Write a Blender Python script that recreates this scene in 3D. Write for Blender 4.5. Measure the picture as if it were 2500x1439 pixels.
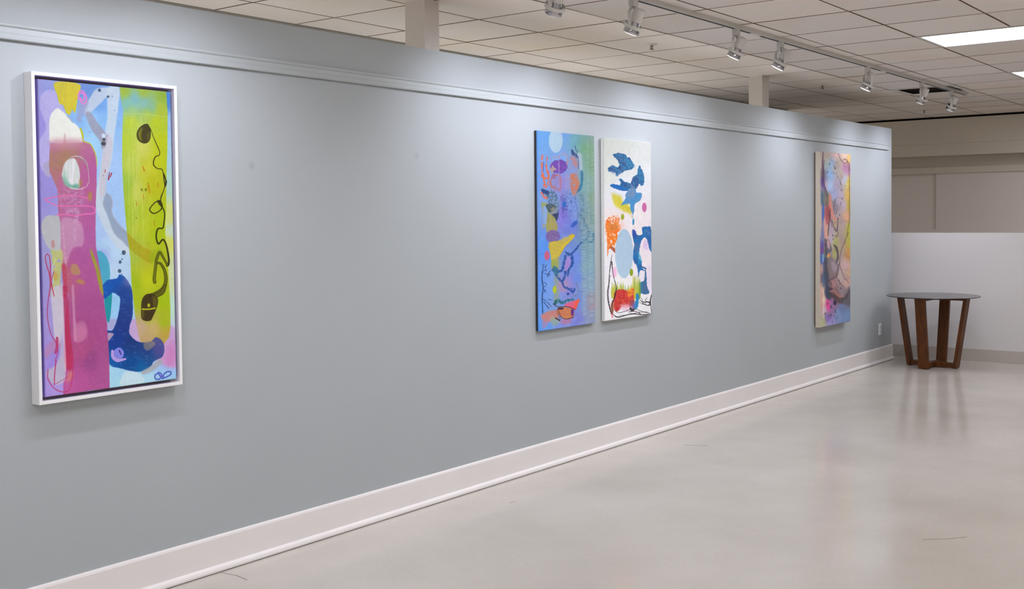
import bpy, bmesh, math, random
import numpy as np
from mathutils import Matrix, Vector

for _o in list(bpy.data.objects):
    bpy.data.objects.remove(_o)

# ------------------------------------------------------------------ camera, world, exposure
SC = bpy.context.scene
COL = SC.collection
CAM_POS = (0.0, -3.86653, 1.49452)
CAM_YAW, CAM_PITCH, CAM_ROLL, CAM_F = 0.91335, -0.03483, -0.0099, 2696.64   # focal length in pixels of a 2500 px wide frame


def camera_axes():
    f = np.array([math.sin(CAM_YAW) * math.cos(CAM_PITCH), math.cos(CAM_YAW) * math.cos(CAM_PITCH), math.sin(CAM_PITCH)])
    r = np.array([math.cos(CAM_YAW), -math.sin(CAM_YAW), 0.0])
    u = np.cross(r, f)
    c, s = math.cos(CAM_ROLL), math.sin(CAM_ROLL)
    return r * c + u * s, -r * s + u * c, f


cam_data = bpy.data.cameras.new('camera')
cam = bpy.data.objects.new('camera', cam_data)
COL.objects.link(cam)
_r, _u, _f = camera_axes()
cam.matrix_world = Matrix(((_r[0], _u[0], -_f[0], CAM_POS[0]), (_r[1], _u[1], -_f[1], CAM_POS[1]),
                           (_r[2], _u[2], -_f[2], CAM_POS[2]), (0, 0, 0, 1)))
cam_data.sensor_fit = 'HORIZONTAL'
cam_data.sensor_width = 36.0
cam_data.lens = CAM_F / 2500 * 36.0
cam_data.shift_y = -92.1 / 2500
cam_data.clip_start = 0.05
SC.camera = cam

world = bpy.data.worlds.new('world')
SC.world = world
world.use_nodes = True
world.node_tree.nodes['Background'].inputs[0].default_value = (0.9, 0.95, 1.0, 1)
world.node_tree.nodes['Background'].inputs[1].default_value = 0.02

SC.view_settings.view_transform = 'Standard'
SC.view_settings.look = 'None'
SC.view_settings.gamma = 1.0
SC.view_settings.use_curve_mapping = False
SC.view_settings.exposure = 0.31
SC.cycles.max_bounces = 8
SC.cycles.diffuse_bounces = 5

# light levels
PANEL_STRENGTH = 9.4
PANEL_COLOR = (0.99, 1.0, 1.06)
SPOT_COLOR = (0.88, 0.91, 1.05)
SPOT_POWER = 17.6
PASSAGE_POWER = 6.8

# unseen area lights added behind the partition to brighten the passage ceiling
for _x, _y in ((0.5, 1.28), (3.3, 1.28), (6.1, 1.28), (8.2, 1.28), (11.6, 3.3)):
    _ld = bpy.data.lights.new('passage_fill', 'AREA')
    _ld.shape = 'RECTANGLE'
    _ld.size, _ld.size_y = 2.4, 0.08
    _ld.energy = PASSAGE_POWER * (1.0 if _y < 2 else 2.2)
    _ld.color = (1.0, 0.97, 0.95)
    _lo = bpy.data.objects.new('passage_fill', _ld)
    COL.objects.link(_lo)
    _lo.location = (_x, _y, 1.5)
    _lo.rotation_euler = (math.radians(200), 0, 0)

# ------------------------------------------------------------------ measures of the room (metres)
ZC = 2.70                 # ceiling
ZW = 2.378                # top of the grey partition
XW0, XW1 = -4.0, 11.42    # partition from / to
GX, GY, GS = 5.8235, 1.0055, 0.6096   # ceiling grid: one crossing and the spacing
XFAR = 14.08
rnd = random.Random(4)


# ------------------------------------------------------------------ materials
def lin(c):
    out = []
    for v in c[:3]:
        v = v / 255.0
        out.append(v / 12.92 if v <= 0.04045 else ((v + 0.055) / 1.055) ** 2.4)
    return (*out, 1.0)


class NT:
    def __init__(self, name):
        self.m = bpy.data.materials.new(name)
        self.m.use_nodes = True
        self.t = self.m.node_tree
        self.b = self.t.nodes['Principled BSDF']

    def n(self, kind, **kw):
        nd = self.t.nodes.new(kind)
        for k, v in kw.items():
            if k.startswith('i_'):
                nd.inputs[k[2:].replace('_', ' ')].default_value = v
            else:
                setattr(nd, k, v)
        return nd

    def l(self, a, b):
        self.t.links.new(a, b)


def mat(name, color, rough=0.5, metal=0.0, spec=0.5, noise=None, bump=None, coat=0.0):
    """plain principled material with an optional tone noise (scale, amount, stretch) and bump (scale, strength)"""
    k = NT(name)
    k.b.inputs['Roughness'].default_value = rough
    k.b.inputs['Metallic'].default_value = metal
    k.b.inputs['Specular IOR Level'].default_value = spec
    k.b.inputs['Coat Weight'].default_value = coat
    c = lin(color)
    k.b.inputs['Base Color'].default_value = c
    tc = k.n('ShaderNodeTexCoord')
    if noise:
        sc, amt, st = noise
        mp = k.n('ShaderNodeMapping')
        mp.inputs['Scale'].default_value = st
        k.l(tc.outputs['Object'], mp.inputs['Vector'])
        nz = k.n('ShaderNodeTexNoise', i_Scale=sc, i_Detail=5.0)
        k.l(mp.outputs[0], nz.inputs['Vector'])
        mx = k.n('ShaderNodeMix', data_type='RGBA')
        k.l(nz.outputs['Fac'], mx.inputs['Factor'])
        mx.inputs['A'].default_value = tuple(max(0, v * (1 - amt)) for v in c[:3]) + (1,)
        mx.inputs['B'].default_value = tuple(min(1, v * (1 + amt)) for v in c[:3]) + (1,)
        k.l(mx.outputs['Result'], k.b.inputs['Base Color'])
    if bump:
        sc, st = bump
        nb = k.n('ShaderNodeTexNoise', i_Scale=sc, i_Detail=3.0)
        k.l(tc.outputs['Object'], nb.inputs['Vector'])
        bp = k.n('ShaderNodeBump', i_Strength=st, i_Distance=0.002)
        k.l(nb.outputs['Fac'], bp.inputs['Height'])
        k.l(bp.outputs[0], k.b.inputs['Normal'])
    return k.m


def emit(name, color, strength):
    k = NT(name)
    k.b.inputs['Base Color'].default_value = (0.8, 0.8, 0.8, 1)
    k.b.inputs['Emission Color'].default_value = (*color, 1)
    k.b.inputs['Emission Strength'].default_value = strength
    return k.m


def wall_paint():
    """grey-blue eggshell paint with roller texture, two patched nail holes and a scuff"""
    k = NT('grey_wall_paint')
    k.b.inputs['Roughness'].default_value = 0.55
    k.b.inputs['Specular IOR Level'].default_value = 0.3
    geo = k.n('ShaderNodeNewGeometry')
    nz = k.n('ShaderNodeTexNoise', i_Scale=1.2, i_Detail=4.0)
    k.l(geo.outputs['Position'], nz.inputs['Vector'])
    mx = k.n('ShaderNodeMix', data_type='RGBA')
    k.l(nz.outputs['Fac'], mx.inputs['Factor'])
    mx.inputs['A'].default_value = lin(WALL_A)
    mx.inputs['B'].default_value = lin(WALL_B)
    cur = mx.outputs['Result']
    for (x, z, r, tone, amt) in ((3.148, 1.736, 0.022, (150, 155, 158), 0.45), (4.216, 1.82, 0.024, (150, 155, 158), 0.35)):
        d = k.n('ShaderNodeVectorMath', operation='DISTANCE')
        k.l(geo.outputs['Position'], d.inputs[0])
        d.inputs[1].default_value = (x, 0, z)
        mr = k.n('ShaderNodeMapRange', i_From_Min=r * 0.4, i_From_Max=r, i_To_Min=amt, i_To_Max=0.0)
        k.l(d.outputs['Value'], mr.inputs['Value'])
        m2 = k.n('ShaderNodeMix', data_type='RGBA')
        k.l(mr.outputs[0], m2.inputs['Factor'])
        k.l(cur, m2.inputs['A'])
        m2.inputs['B'].default_value = lin(tone)
        cur = m2.outputs['Result']
    k.l(cur, k.b.inputs['Base Color'])
    nb = k.n('ShaderNodeTexNoise', i_Scale=260.0, i_Detail=2.0)
    k.l(geo.outputs['Position'], nb.inputs['Vector'])
    bp = k.n('ShaderNodeBump', i_Strength=0.25, i_Distance=0.0015)
    k.l(nb.outputs['Fac'], bp.inputs['Height'])
    k.l(bp.outputs[0], k.b.inputs['Normal'])
    return k.m


def floor_paint():
    """worn glossy beige floor coating"""
    k = NT('glossy_beige_floor')
    geo = k.n('ShaderNodeNewGeometry')
    n1 = k.n('ShaderNodeTexNoise', i_Scale=0.9, i_Detail=6.0, i_Roughness=0.6)
    k.l(geo.outputs['Position'], n1.inputs['Vector'])
    cr = k.n('ShaderNodeValToRGB')
    cr.color_ramp.elements[0].position = 0.3
    cr.color_ramp.elements[0].color = lin(FLOOR_A)
    cr.color_ramp.elements[1].position = 0.72
    cr.color_ramp.elements[1].color = lin(FLOOR_B)
    k.l(n1.outputs['Fac'], cr.inputs[0])
    n2 = k.n('ShaderNodeTexNoise', i_Scale=55.0, i_Detail=4.0)
    k.l(geo.outputs['Position'], n2.inputs['Vector'])
    mr = k.n('ShaderNodeMapRange', i_From_Min=0.35, i_From_Max=0.65, i_To_Min=0.975, i_To_Max=1.015)
    k.l(n2.outputs['Fac'], mr.inputs['Value'])
    mu = k.n('ShaderNodeMix', data_type='RGBA', blend_type='MULTIPLY')
    mu.inputs['Factor'].default_value = 1.0
    k.l(cr.outputs[0], mu.inputs['A'])
    k.l(mr.outputs[0], mu.inputs['B'])
    k.l(mu.outputs['Result'], k.b.inputs['Base Color'])
    n3 = k.n('ShaderNodeTexNoise', i_Scale=2.2, i_Detail=5.0)
    k.l(geo.outputs['Position'], n3.inputs['Vector'])
    rr = k.n('ShaderNodeMapRange', i_From_Min=0.3, i_From_Max=0.7, i_To_Min=FLOOR_R[0], i_To_Max=FLOOR_R[1])
    k.l(n3.outputs['Fac'], rr.inputs['Value'])
    k.l(rr.outputs[0], k.b.inputs['Roughness'])
    k.b.inputs['Specular IOR Level'].default_value = 0.5
    nb = k.n('ShaderNodeTexNoise', i_Scale=7.0, i_Detail=3.0)
    k.l(geo.outputs['Position'], nb.inputs['Vector'])
    bp = k.n('ShaderNodeBump', i_Strength=0.06, i_Distance=0.004)
    k.l(nb.outputs['Fac'], bp.inputs['Height'])
    k.l(bp.outputs[0], k.b.inputs['Normal'])
    return k.m


def tile_face():
    """mineral fibre ceiling tile: off-white, pin holes, faint warm stains, tone changing from tile to tile"""
    k = NT('mineral_fibre_tile')
    k.b.inputs['Roughness'].default_value = 0.9
    k.b.inputs['Specular IOR Level'].default_value = 0.1
    geo = k.n('ShaderNodeNewGeometry')
    oi = k.n('ShaderNodeObjectInfo')
    vo = k.n('ShaderNodeTexNoise', i_Scale=130.0, i_Detail=3.0, i_Roughness=0.75)
    k.l(geo.outputs['Position'], vo.inputs['Vector'])
    pin = k.n('ShaderNodeMapRange', i_From_Min=0.33, i_From_Max=0.43, i_To_Min=0.7, i_To_Max=1.0)
    k.l(vo.outputs['Fac'], pin.inputs['Value'])
    st = k.n('ShaderNodeTexNoise', i_Scale=0.75, i_Detail=3.0)
    k.l(geo.outputs['Position'], st.inputs['Vector'])
    sm = k.n('ShaderNodeMapRange', i_From_Min=0.5, i_From_Max=0.75, i_To_Min=0.0, i_To_Max=0.8)
    k.l(st.outputs['Fac'], sm.inputs['Value'])
    mx = k.n('ShaderNodeMix', data_type='RGBA')
    k.l(sm.outputs[0], mx.inputs['Factor'])
    mx.inputs['A'].default_value = lin(TILE_A)
    mx.inputs['B'].default_value = lin(TILE_B)
    rr = k.n('ShaderNodeMapRange', i_To_Min=0.95, i_To_Max=1.03)
    k.l(oi.outputs['Random'], rr.inputs['Value'])
    mm = k.n('ShaderNodeMath', operation='MULTIPLY')
    k.l(pin.outputs[0], mm.inputs[0])
    k.l(rr.outputs[0], mm.inputs[1])
    mu = k.n('ShaderNodeMix', data_type='RGBA', blend_type='MULTIPLY')
    mu.inputs['Factor'].default_value = 1.0
    k.l(mx.outputs['Result'], mu.inputs['A'])
    k.l(mm.outputs[0], mu.inputs['B'])
    k.l(mu.outputs['Result'], k.b.inputs['Base Color'])
    bp = k.n('ShaderNodeBump', i_Strength=0.4, i_Distance=0.002)
    k.l(vo.outputs['Fac'], bp.inputs['Height'])
    k.l(bp.outputs[0], k.b.inputs['Normal'])
    return k.m


def wood():
    k = NT('stained_brown_wood')
    tc = k.n('ShaderNodeTexCoord')
    mp = k.n('ShaderNodeMapping')
    mp.inputs['Scale'].default_value = (14, 14, 1.6)
    k.l(tc.outputs['Object'], mp.inputs['Vector'])
    nz = k.n('ShaderNodeTexNoise', i_Scale=3.0, i_Detail=6.0, i_Distortion=0.6)
    k.l(mp.outputs[0], nz.inputs['Vector'])
    cr = k.n('ShaderNodeValToRGB')
    cr.color_ramp.elements[0].position = 0.3
    cr.color_ramp.elements[0].color = lin((76, 40, 11))
    cr.color_ramp.elements[1].position = 0.75
    cr.color_ramp.elements[1].color = lin((112, 63, 20))
    k.l(nz.outputs['Fac'], cr.inputs[0])
    k.l(cr.outputs[0], k.b.inputs['Base Color'])
    k.b.inputs['Roughness'].default_value = 0.5
    k.b.inputs['Specular IOR Level'].default_value = 0.3
    return k.m


def smoked_glass():
    """clear glass plate: straight through with a grey tint, mirror reflection by Fresnel"""
    k = NT('smoked_glass')
    tr = k.n('ShaderNodeBsdfTransparent')
    tr.inputs[0].default_value = (0.42, 0.43, 0.44, 1)
    gl = k.n('ShaderNodeBsdfGlossy')
    gl.inputs['Roughness'].default_value = 0.03
    fr = k.n('ShaderNodeFresnel', i_IOR=1.9)
    mx = k.n('ShaderNodeMixShader')
    geo = k.n('ShaderNodeNewGeometry')
    inv = k.n('ShaderNodeMath', operation='SUBTRACT')
    inv.inputs[0].default_value = 1.0
    k.l(geo.outputs['Backfacing'], inv.inputs[1])
    mul = k.n('ShaderNodeMath', operation='MULTIPLY')
    k.l(fr.outputs[0], mul.inputs[0])
    k.l(inv.outputs[0], mul.inputs[1])
    k.l(mul.outputs[0], mx.inputs[0])
    k.l(tr.outputs[0], mx.inputs[1])
    k.l(gl.outputs[0], mx.inputs[2])
    k.l(mx.outputs[0], k.t.nodes['Material Output'].inputs['Surface'])
    return k.m


WALL_A, WALL_B = (172, 178, 180), (178, 184, 186)
FLOOR_A, FLOOR_B = (190, 182, 172), (206, 199, 190)
FLOOR_R = (0.10, 0.2)
TILE_A, TILE_B = (238, 230, 223), (234, 219, 197)
M = {}
M['wall'] = wall_paint()
M['wall_plain'] = mat('grey_rail_paint', (180, 186, 187), 0.42, noise=(2, 0.02, (1, 1, 1)))
M['floor'] = floor_paint()
M['tile'] = tile_face()
M['tile_edge'] = mat('raw_brown_tile_edge', (150, 127, 104), 0.9, noise=(20, 0.2, (1, 1, 1)))
M['tee'] = mat('off_white_ceiling_tee', (214, 204, 194), 0.8, noise=(6, 0.25, (1, 1, 1)))
M['trim'] = mat('white_satin_trim', (236, 231, 228), 0.35, noise=(3, 0.03, (1, 1, 1)))
M['far'] = mat('beige_far_wall_paint', (212, 202, 186), 0.6, noise=(1.5, 0.05, (1, 1, 1)), bump=(180, 0.15))
M['far_panel'] = mat('pinkish_grey_panel_paint', (226, 216, 208), 0.6, noise=(1.5, 0.05, (1, 1, 1)), bump=(180, 0.15))
M['low'] = mat('white_low_wall_paint', (218, 214, 213), 0.5, noise=(1.2, 0.03, (1, 1, 1)), bump=(160, 0.2))
M['cove'] = mat('taupe_vinyl_base', (188, 179, 170), 0.45, noise=(4, 0.04, (1, 1, 1)))
M['rear'] = mat('grey_rear_wall_paint', (186, 184, 176), 0.6, noise=(2, 0.04, (1, 1, 1)))
M['post'] = mat('cream_post_paint', (228, 220, 212), 0.5, noise=(2, 0.03, (1, 1, 1)))
M['dark'] = mat('painted_gap_shade', (34, 22, 16), 0.9, noise=(8, 0.2, (1, 1, 1)))  # shade of the gap over the far soffit, put into the colour
M['duct'] = mat('dark_duct_metal', (46, 34, 28), 0.7, noise=(10, 0.2, (1, 1, 1)))
M['white_metal'] = mat('white_enamel', (214, 211, 204), 0.4, noise=(12, 0.03, (1, 1, 1)))
M['slot'] = mat('black_track_slot', (30, 22, 18), 0.7, noise=(10, 0.2, (1, 1, 1)))
M['cord'] = mat('grey_cord', (150, 147, 142), 0.6, noise=(30, 0.05, (1, 1, 1)))
M['chrome'] = mat('silvered_lamp_glass', (200, 200, 204), 0.12, 1.0, noise=(30, 0.05, (1, 1, 1)))
M['brass'] = mat('aged_sprinkler_metal', (120, 108, 94), 0.35, 0.8, noise=(40, 0.1, (1, 1, 1)))
M['wood'] = wood()
M['glass'] = smoked_glass()
M['glass_edge'] = mat('dark_glass_edge', (30, 31, 34), 0.25, noise=(30, 0.05, (1, 1, 1)))
M['plastic'] = mat('white_plastic', (242, 242, 242), 0.3, noise=(20, 0.02, (1, 1, 1)))
M['black_side'] = mat('black_canvas_edge', (44, 42, 46), 0.7, noise=(60, 0.15, (1, 1, 1)))
M['white_side'] = mat('white_canvas_edge', (224, 224, 218), 0.7, noise=(60, 0.05, (1, 1, 1)))
M['raw_side'] = mat('raw_canvas_edge', (214, 203, 186), 0.8, noise=(80, 0.06, (1, 1, 1)), bump=(400, 0.3))
M['violet_side'] = mat('violet_canvas_edge', (138, 122, 204), 0.7, noise=(60, 0.1, (1, 1, 1)))
M['timber'] = mat('stretcher_timber', (120, 100, 80), 0.8, noise=(20, 0.15, (1, 1, 8)))
M['frame_white'] = mat('white_frame_lacquer', (244, 243, 243), 0.35, noise=(10, 0.02, (1, 1, 1)))
M['frame_in'] = mat('grey_frame_backing', (150, 132, 122), 0.7, noise=(10, 0.08, (1, 1, 1)))
M['panel'] = emit('lit_lens', PANEL_COLOR, PANEL_STRENGTH)
M['bulb'] = emit('lit_bulb_lens', (0.95, 0.97, 1.0), 2.4)
M['crack'] = mat('dirt_in_crack', (110, 100, 90), 0.9, noise=(40, 0.3, (1, 1, 1)))


# ------------------------------------------------------------------ mesh helpers
class MB:
    """collects primitives and links them as one mesh object"""

    def __init__(self):
        self.bm = bmesh.new()

    def box(self, x0, x1, y0, y1, z0, z1, bevel=0.0, mi=0, sides=None):
        vs = [self.bm.verts.new((x, y, z)) for z in (z0, z1) for y in (y0, y1) for x in (x0, x1)]
        fs = []
        for q in ((0, 2, 3, 1), (4, 5, 7, 6), (0, 1, 5, 4), (2, 6, 7, 3), (0, 4, 6, 2), (1, 3, 7, 5)):
            f = self.bm.faces.new([vs[i] for i in q])
            f.material_index = mi if sides is None or q in ((0, 2, 3, 1), (4, 5, 7, 6)) else sides
            fs.append(f)
        if bevel:
            es = {e for f in fs for e in f.edges}
            bmesh.ops.bevel(self.bm, geom=list(es), offset=bevel, segments=2, affect='EDGES', profile=0.7)
        return self

    def hexa(self, pts, mi=0):
        """eight corners: bottom ring of four, top ring of four"""
        vs = [self.bm.verts.new(p) for p in pts]
        for q in ((3, 2, 1, 0), (4, 5, 6, 7), (0, 1, 5, 4), (1, 2, 6, 5), (2, 3, 7, 6), (3, 0, 4, 7)):
            self.bm.faces.new([vs[i] for i in q]).material_index = mi
        return self

    def prism_x(self, prof, x0, x1, mi=0):
        """profile of (y, z) points swept along x"""
        a = [self.bm.verts.new((x0, y, z)) for y, z in prof]
        b = [self.bm.verts.new((x1, y, z)) for y, z in prof]
        n = len(prof)
        for i in range(n):
            self.bm.faces.new((a[i], a[(i + 1) % n], b[(i + 1) % n], b[i])).material_index = mi
        self.bm.faces.new(list(reversed(a))).material_index = mi
        self.bm.faces.new(b).material_index = mi
        return self

    def lathe(self, prof, n=24, mat4=None, cap=True, mi=0):
        """profile of (radius, z) turned about z"""
        mat4 = mat4 or Matrix.Identity(4)
        rings = []
        for r, z in prof:
            rings.append([self.bm.verts.new(mat4 @ Vector((r * math.cos(2 * math.pi * k / n), r * math.sin(2 * math.pi * k / n), z))) for k in range(n)])
        for a, b in zip(rings, rings[1:]):
            for k in range(n):
                self.bm.faces.new((a[k], a[(k + 1) % n], b[(k + 1) % n], b[k])).material_index = mi
        if cap:
            self.bm.faces.new(list(reversed(rings[0]))).material_index = mi
            self.bm.faces.new(rings[-1]).material_index = mi
        return self

    def sweep(self, pts, w, h=None, n=8, side=None):
        """tube (h None: radius w) or flat ribbon (w wide along 'side', h thick) along points"""
        pts = [Vector(p) for p in pts]
        rings = []
        for i, p in enumerate(pts):
            d = (pts[min(i + 1, len(pts) - 1)] - pts[max(i - 1, 0)]).normalized()
            s = Vector(side) if side else (d.cross(Vector((0, 0, 1))) if abs(d.z) < 0.95 else d.cross(Vector((1, 0, 0))))
            s = (s - d * s.dot(d)).normalized()
            q = d.cross(s)
            if h is None:
                rings.append([self.bm.verts.new(p + (s * math.cos(2 * math.pi * k / n) + q * math.sin(2 * math.pi * k / n)) * w) for k in range(n)])
            else:
                rings.append([self.bm.verts.new(p + s * a * w / 2 + q * b * h / 2) for a, b in ((-1, -1), (1, -1), (1, 1), (-1, 1))])
        m = len(rings[0])
        for a, b in zip(rings, rings[1:]):
            for k in range(m):
                self.bm.faces.new((a[k], a[(k + 1) % m], b[(k + 1) % m], b[k]))
        self.bm.faces.new(list(reversed(rings[0])))
        self.bm.faces.new(rings[-1])
        return self

    def build(self, name, m, parent=None, smooth=False, loc=None):
        bmesh.ops.recalc_face_normals(self.bm, faces=self.bm.faces)
        me = bpy.data.meshes.new(name)
        self.bm.to_mesh(me)
        self.bm.free()
        for q in (m if isinstance(m, (list, tuple)) else [m]):
            me.materials.append(q)
        if smooth:
            for p in me.polygons:
                p.use_smooth = True
            try:
                me.set_sharp_from_angle(angle=math.radians(40))
            except Exception:
                pass
        o = bpy.data.objects.new(name, me)
        COL.objects.link(o)
        if parent:
            o.parent = parent
        if loc:
            o.location = loc
        return o


def tag(o, label, cat, group=None):
    o['label'] = label
    o['category'] = cat
    if group:
        o['group'] = group
    return o


def thing(name, label, cat, loc, group=None, rotz=0.0):
    o = bpy.data.objects.new(name, None)
    o.empty_display_size = 0.1
    COL.objects.link(o)
    o.location = loc
    o.rotation_euler = (0, 0, rotz)
    return tag(o, label, cat, group)


def struct(o):
    o['kind'] = 'structure'
    return o


def copy_tree(o, parent=None):
    c = o.copy()
    COL.objects.link(c)
    if parent:
        c.parent = parent
    for ch in list(o.children):
        copy_tree(ch, c)
    return c


# ------------------------------------------------------------------ room shell
YR0, YREAR = -8.4, 1.34
floor = struct(MB().box(-4.2, 14.6, YR0, 3.6, -0.1, 0.0).build('floor', M['floor']))
for pts in (((2.915, -0.04), (2.93, -0.12), (2.918, -0.204)), ((2.842, -0.29), (2.80, -0.34), (2.79, -0.40)),
            ((6.366, -0.359), (6.40, -0.43), (6.423, -0.508)), ((5.12, -2.28), (5.17, -2.33), (5.193, -2.363), (5.28, -2.43)),
            ((4.54, -0.33), (4.56, -0.335), (4.57, -0.345))):
    MB().sweep([(x, y, 0.0) for x, y in pts], 0.0035, 0.001, side=(0.6, -0.8, 0)).build('floor_crack', M['crack'], floor)

partition = struct(MB().box(XW0, XW1, 0.0, 0.2, 0.0, ZW).build('wall_left', M['wall']))
XREND = 11.9
struct(MB().box(XW0, XREND, YREAR, YREAR + 0.12, 0, ZC + 0.1).build('wall_rear', M['rear']))
struct(MB().box(XREND, 14.6, 3.4, 3.6, 0, ZC + 0.1).build('wall_alcove', M['rear']))
struct(MB().box(-4.2, 14.6, YR0 - 0.2, YR0, 0, ZC + 0.1).build('wall_right', M['low']))
struct(MB().box(-4.2, -4.0, YR0, 3.6, 0, ZC + 0.1).build('wall_near', M['low']))

# white baseboard with an eased top and a shoe moulding, ending at the partition's end
struct(MB().prism_x([(0, 0.004), (-0.014, 0.004), (-0.014, 0.142), (-0.011, 0.150), (-0.006, 0.154), (0, 0.154)], XW0, XW1 + 0.014)
       .build('baseboard_left', M['trim']))
struct(MB().prism_x([(-0.014, 0.004), (-0.031, 0.004), (-0.031, 0.012), (-0.027, 0.021), (-0.021, 0.027), (-0.014, 0.029)], XW0, XW1 + 0.012)
       .build('trim_1', M['trim']))
# picture rail: bead on top, flat field, stepped and grooved lower lip
struct(MB().prism_x([(0, 2.153), (-0.016, 2.152), (-0.020, 2.155), (-0.020, 2.160), (-0.017, 2.162), (-0.017, 2.172), (-0.015, 2.174), (-0.015, 2.177),
                     (-0.011, 2.179), (-0.010, 2.197), (-0.014, 2.199), (-0.017, 2.203), (-0.017, 2.208), (-0.013, 2.213), (0, 2.215)], XW0, 11.30)
       .build('trim_2', M['wall_plain']))

# low white wall across the end of the room
struct(MB().box(11.72, 11.86, YR0, 0.9, 0, 1.30).build('wall_low', M['low']))
struct(MB().box(11.706, 11.72, YR0, 0.9, 0, 0.122, bevel=0.002).build('baseboard_far', M['cove']))

# upper far wall: soffit with a seam, recessed frieze, band, two panels and a sill
far = struct(MB().box(14.34, 14.6, YR0, 3.6, 0, ZC + 0.1).build('wall_far', M['far']))
MB().box(14.08, 14.34, YR0, 3.4, 2.364, 2.672, bevel=0.002).build('soffit_board', M['far'], far)
MB().box(14.086, 14.34, YR0, 3.4, 2.217, 2.3634, bevel=0.002).build('soffit_board', M['far'], far)
MB().box(14.16, 14.34, YR0, 3.4, 2.672, ZC + 0.02).build('shadow_gap', M['dark'], far)  # strip coloured dark to stand in for the shadow under the ceiling
MB().box(14.262, 14.34, YR0, 3.4, 2.003, 2.083, bevel=0.003).build('band', M['far'], far)
MB().box(14.285, 14.34, YR0, 0.41, 1.302, 2.003, bevel=0.003).build('wall_panel', M['far_panel'], far)
MB().box(14.318, 14.34, 0.41, 3.4, 1.302, 2.003, bevel=0.003).build('wall_panel', M['far_panel'], far)
MB().box(14.25, 14.34, YR0, 3.4, 1.20, 1.3016, bevel=0.002).build('sill', M['far_panel'], far)

# ------------------------------------------------------------------ ceiling: tee grid above, every tile in view a part of its own
ceiling = struct(MB().box(-4.2, 14.6, YR0, 3.6, ZC + 0.05, ZC + 0.12).build('ceiling', M['tee']))
light_cells, vent_cell = {}, (8, 2)
for li in (-13, -9, -5, -1, 3, 7, 11):
    for lj in ((4, 10) if li < 3 else (4,)):
        light_cells[(li, lj)] = 1
        light_cells[(li, lj + 1)] = 1


def project(p):
    d = np.array(p) - np.array(CAM_POS)
    z = d @ _f
    if z < 0.2:
        return None
    return 1250 + CAM_F * (d @ _r) / z, 719.5 - 92.1 - CAM_F * (d @ _u) / z


tee = MB()
for i in range(-17, 15):
    x = GX + i * GS
    tee.box(x - 0.012, x + 0.012, YR0, 3.4, ZC + 0.0098, ZC + 0.0128)
for j in range(-4, 16):
    y = GY - j * GS
    tee.box(-4.0, 14.1, y - 0.012, y + 0.012, ZC + 0.0097, ZC + 0.0127)
to = tee.build('tee_grid', M['tee'], ceiling)
to['kind'] = 'stuff'
field = MB()
tiles = []
for i in range(-17, 14):
    for j in range(-4, 15):
        if (i, j) in light_cells or (i, j) == vent_cell:
            continue
        x0, x1 = GX + i * GS, GX + (i + 1) * GS
        y1, y0 = GY - j * GS, GY - (j + 1) * GS
        if x0 < -4 or x1 > 14.36 or y0 < YR0 or (y0 > 1.1 and x0 < XREND):
            continue
        if y1 > YREAR and x0 < XREND:
            y1 = YREAR + 0.003
        x1 = min(x1, 14.14)
        vis = False
        for px in (x0, (x0 + x1) / 2, x1):
            for py in (y0, (y0 + y1) / 2, y1):
                q = project((px, py, ZC))
                if q and -60 < q[0] < 2560 and -60 < q[1] < 330:
                    vis = True
        g = [0.006 + 0.005 * rnd.random(), 0.006 + 0.005 * rnd.random(), 0.005 + 0.003 * rnd.random(), 0.005 + 0.003 * rnd.random()]
        if vis:
            # hidden behind the partition top
            d = np.array(((x0 + x1) / 2, (y0 + y1) / 2, ZC)) - np.array(CAM_POS)
            if d[1] > 3.8665 + 0.3:
                zz = CAM_POS[2] + d[2] * 3.8665 / d[1]
                xx = d[0] * 3.8665 / d[1]
                if zz < ZW - 0.04 and xx < XW1 - 0.4:
                    vis = False
        b = MB() if vis else field
        cx, cy = (x0 + x1) / 2, (y0 + y1) / 2
        ox, oy = (cx, cy) if vis else (0, 0)
        zo = ZC + rnd.uniform(-0.0008, 0.0002)
        za = 0 if vis else zo
        b.box(x0 + g[0] - ox, x1 - g[1] - ox, y0 + g[2] - oy, y1 - g[3] - oy, za, za + 0.0095, sides=1)      # tegular drop, raw brown edge
        b.box(x0 + 0.002 - ox, x1 - 0.002 - ox, y0 + 0.002 - oy, y1 - 0.002 - oy, za + 0.0135, za + 0.022, sides=1)
        if vis:
            o = b.build('ceiling_tile', [M['tile'], M['tile_edge']], ceiling, loc=(cx, cy, zo))
            o.rotation_euler = (rnd.uniform(-.0012, .0012), rnd.uniform(-.0012, .0012), 0)
            tiles.append(o)
fo = field.build('tile_field', [M['tile'], M['tile_edge']], ceiling)
fo['kind'] = 'stuff'

# ------------------------------------------------------------------ square posts behind the partition
for (x0, x1, lab) in ((4.534, 4.654, 'cream square post above the grey wall, the nearer of the two'),
                      (8.860, 8.993, 'cream square post above the grey wall, the farther one near the corner end')):
    p = MB().box(x0, x1, 0.222 if x0 < 6 else 0.242, 0.368, 0.0, ZC + 0.004, bevel=0.002).build('square_post', M['post'])
    tag(p, lab, 'post', 'posts behind the partition')

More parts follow.
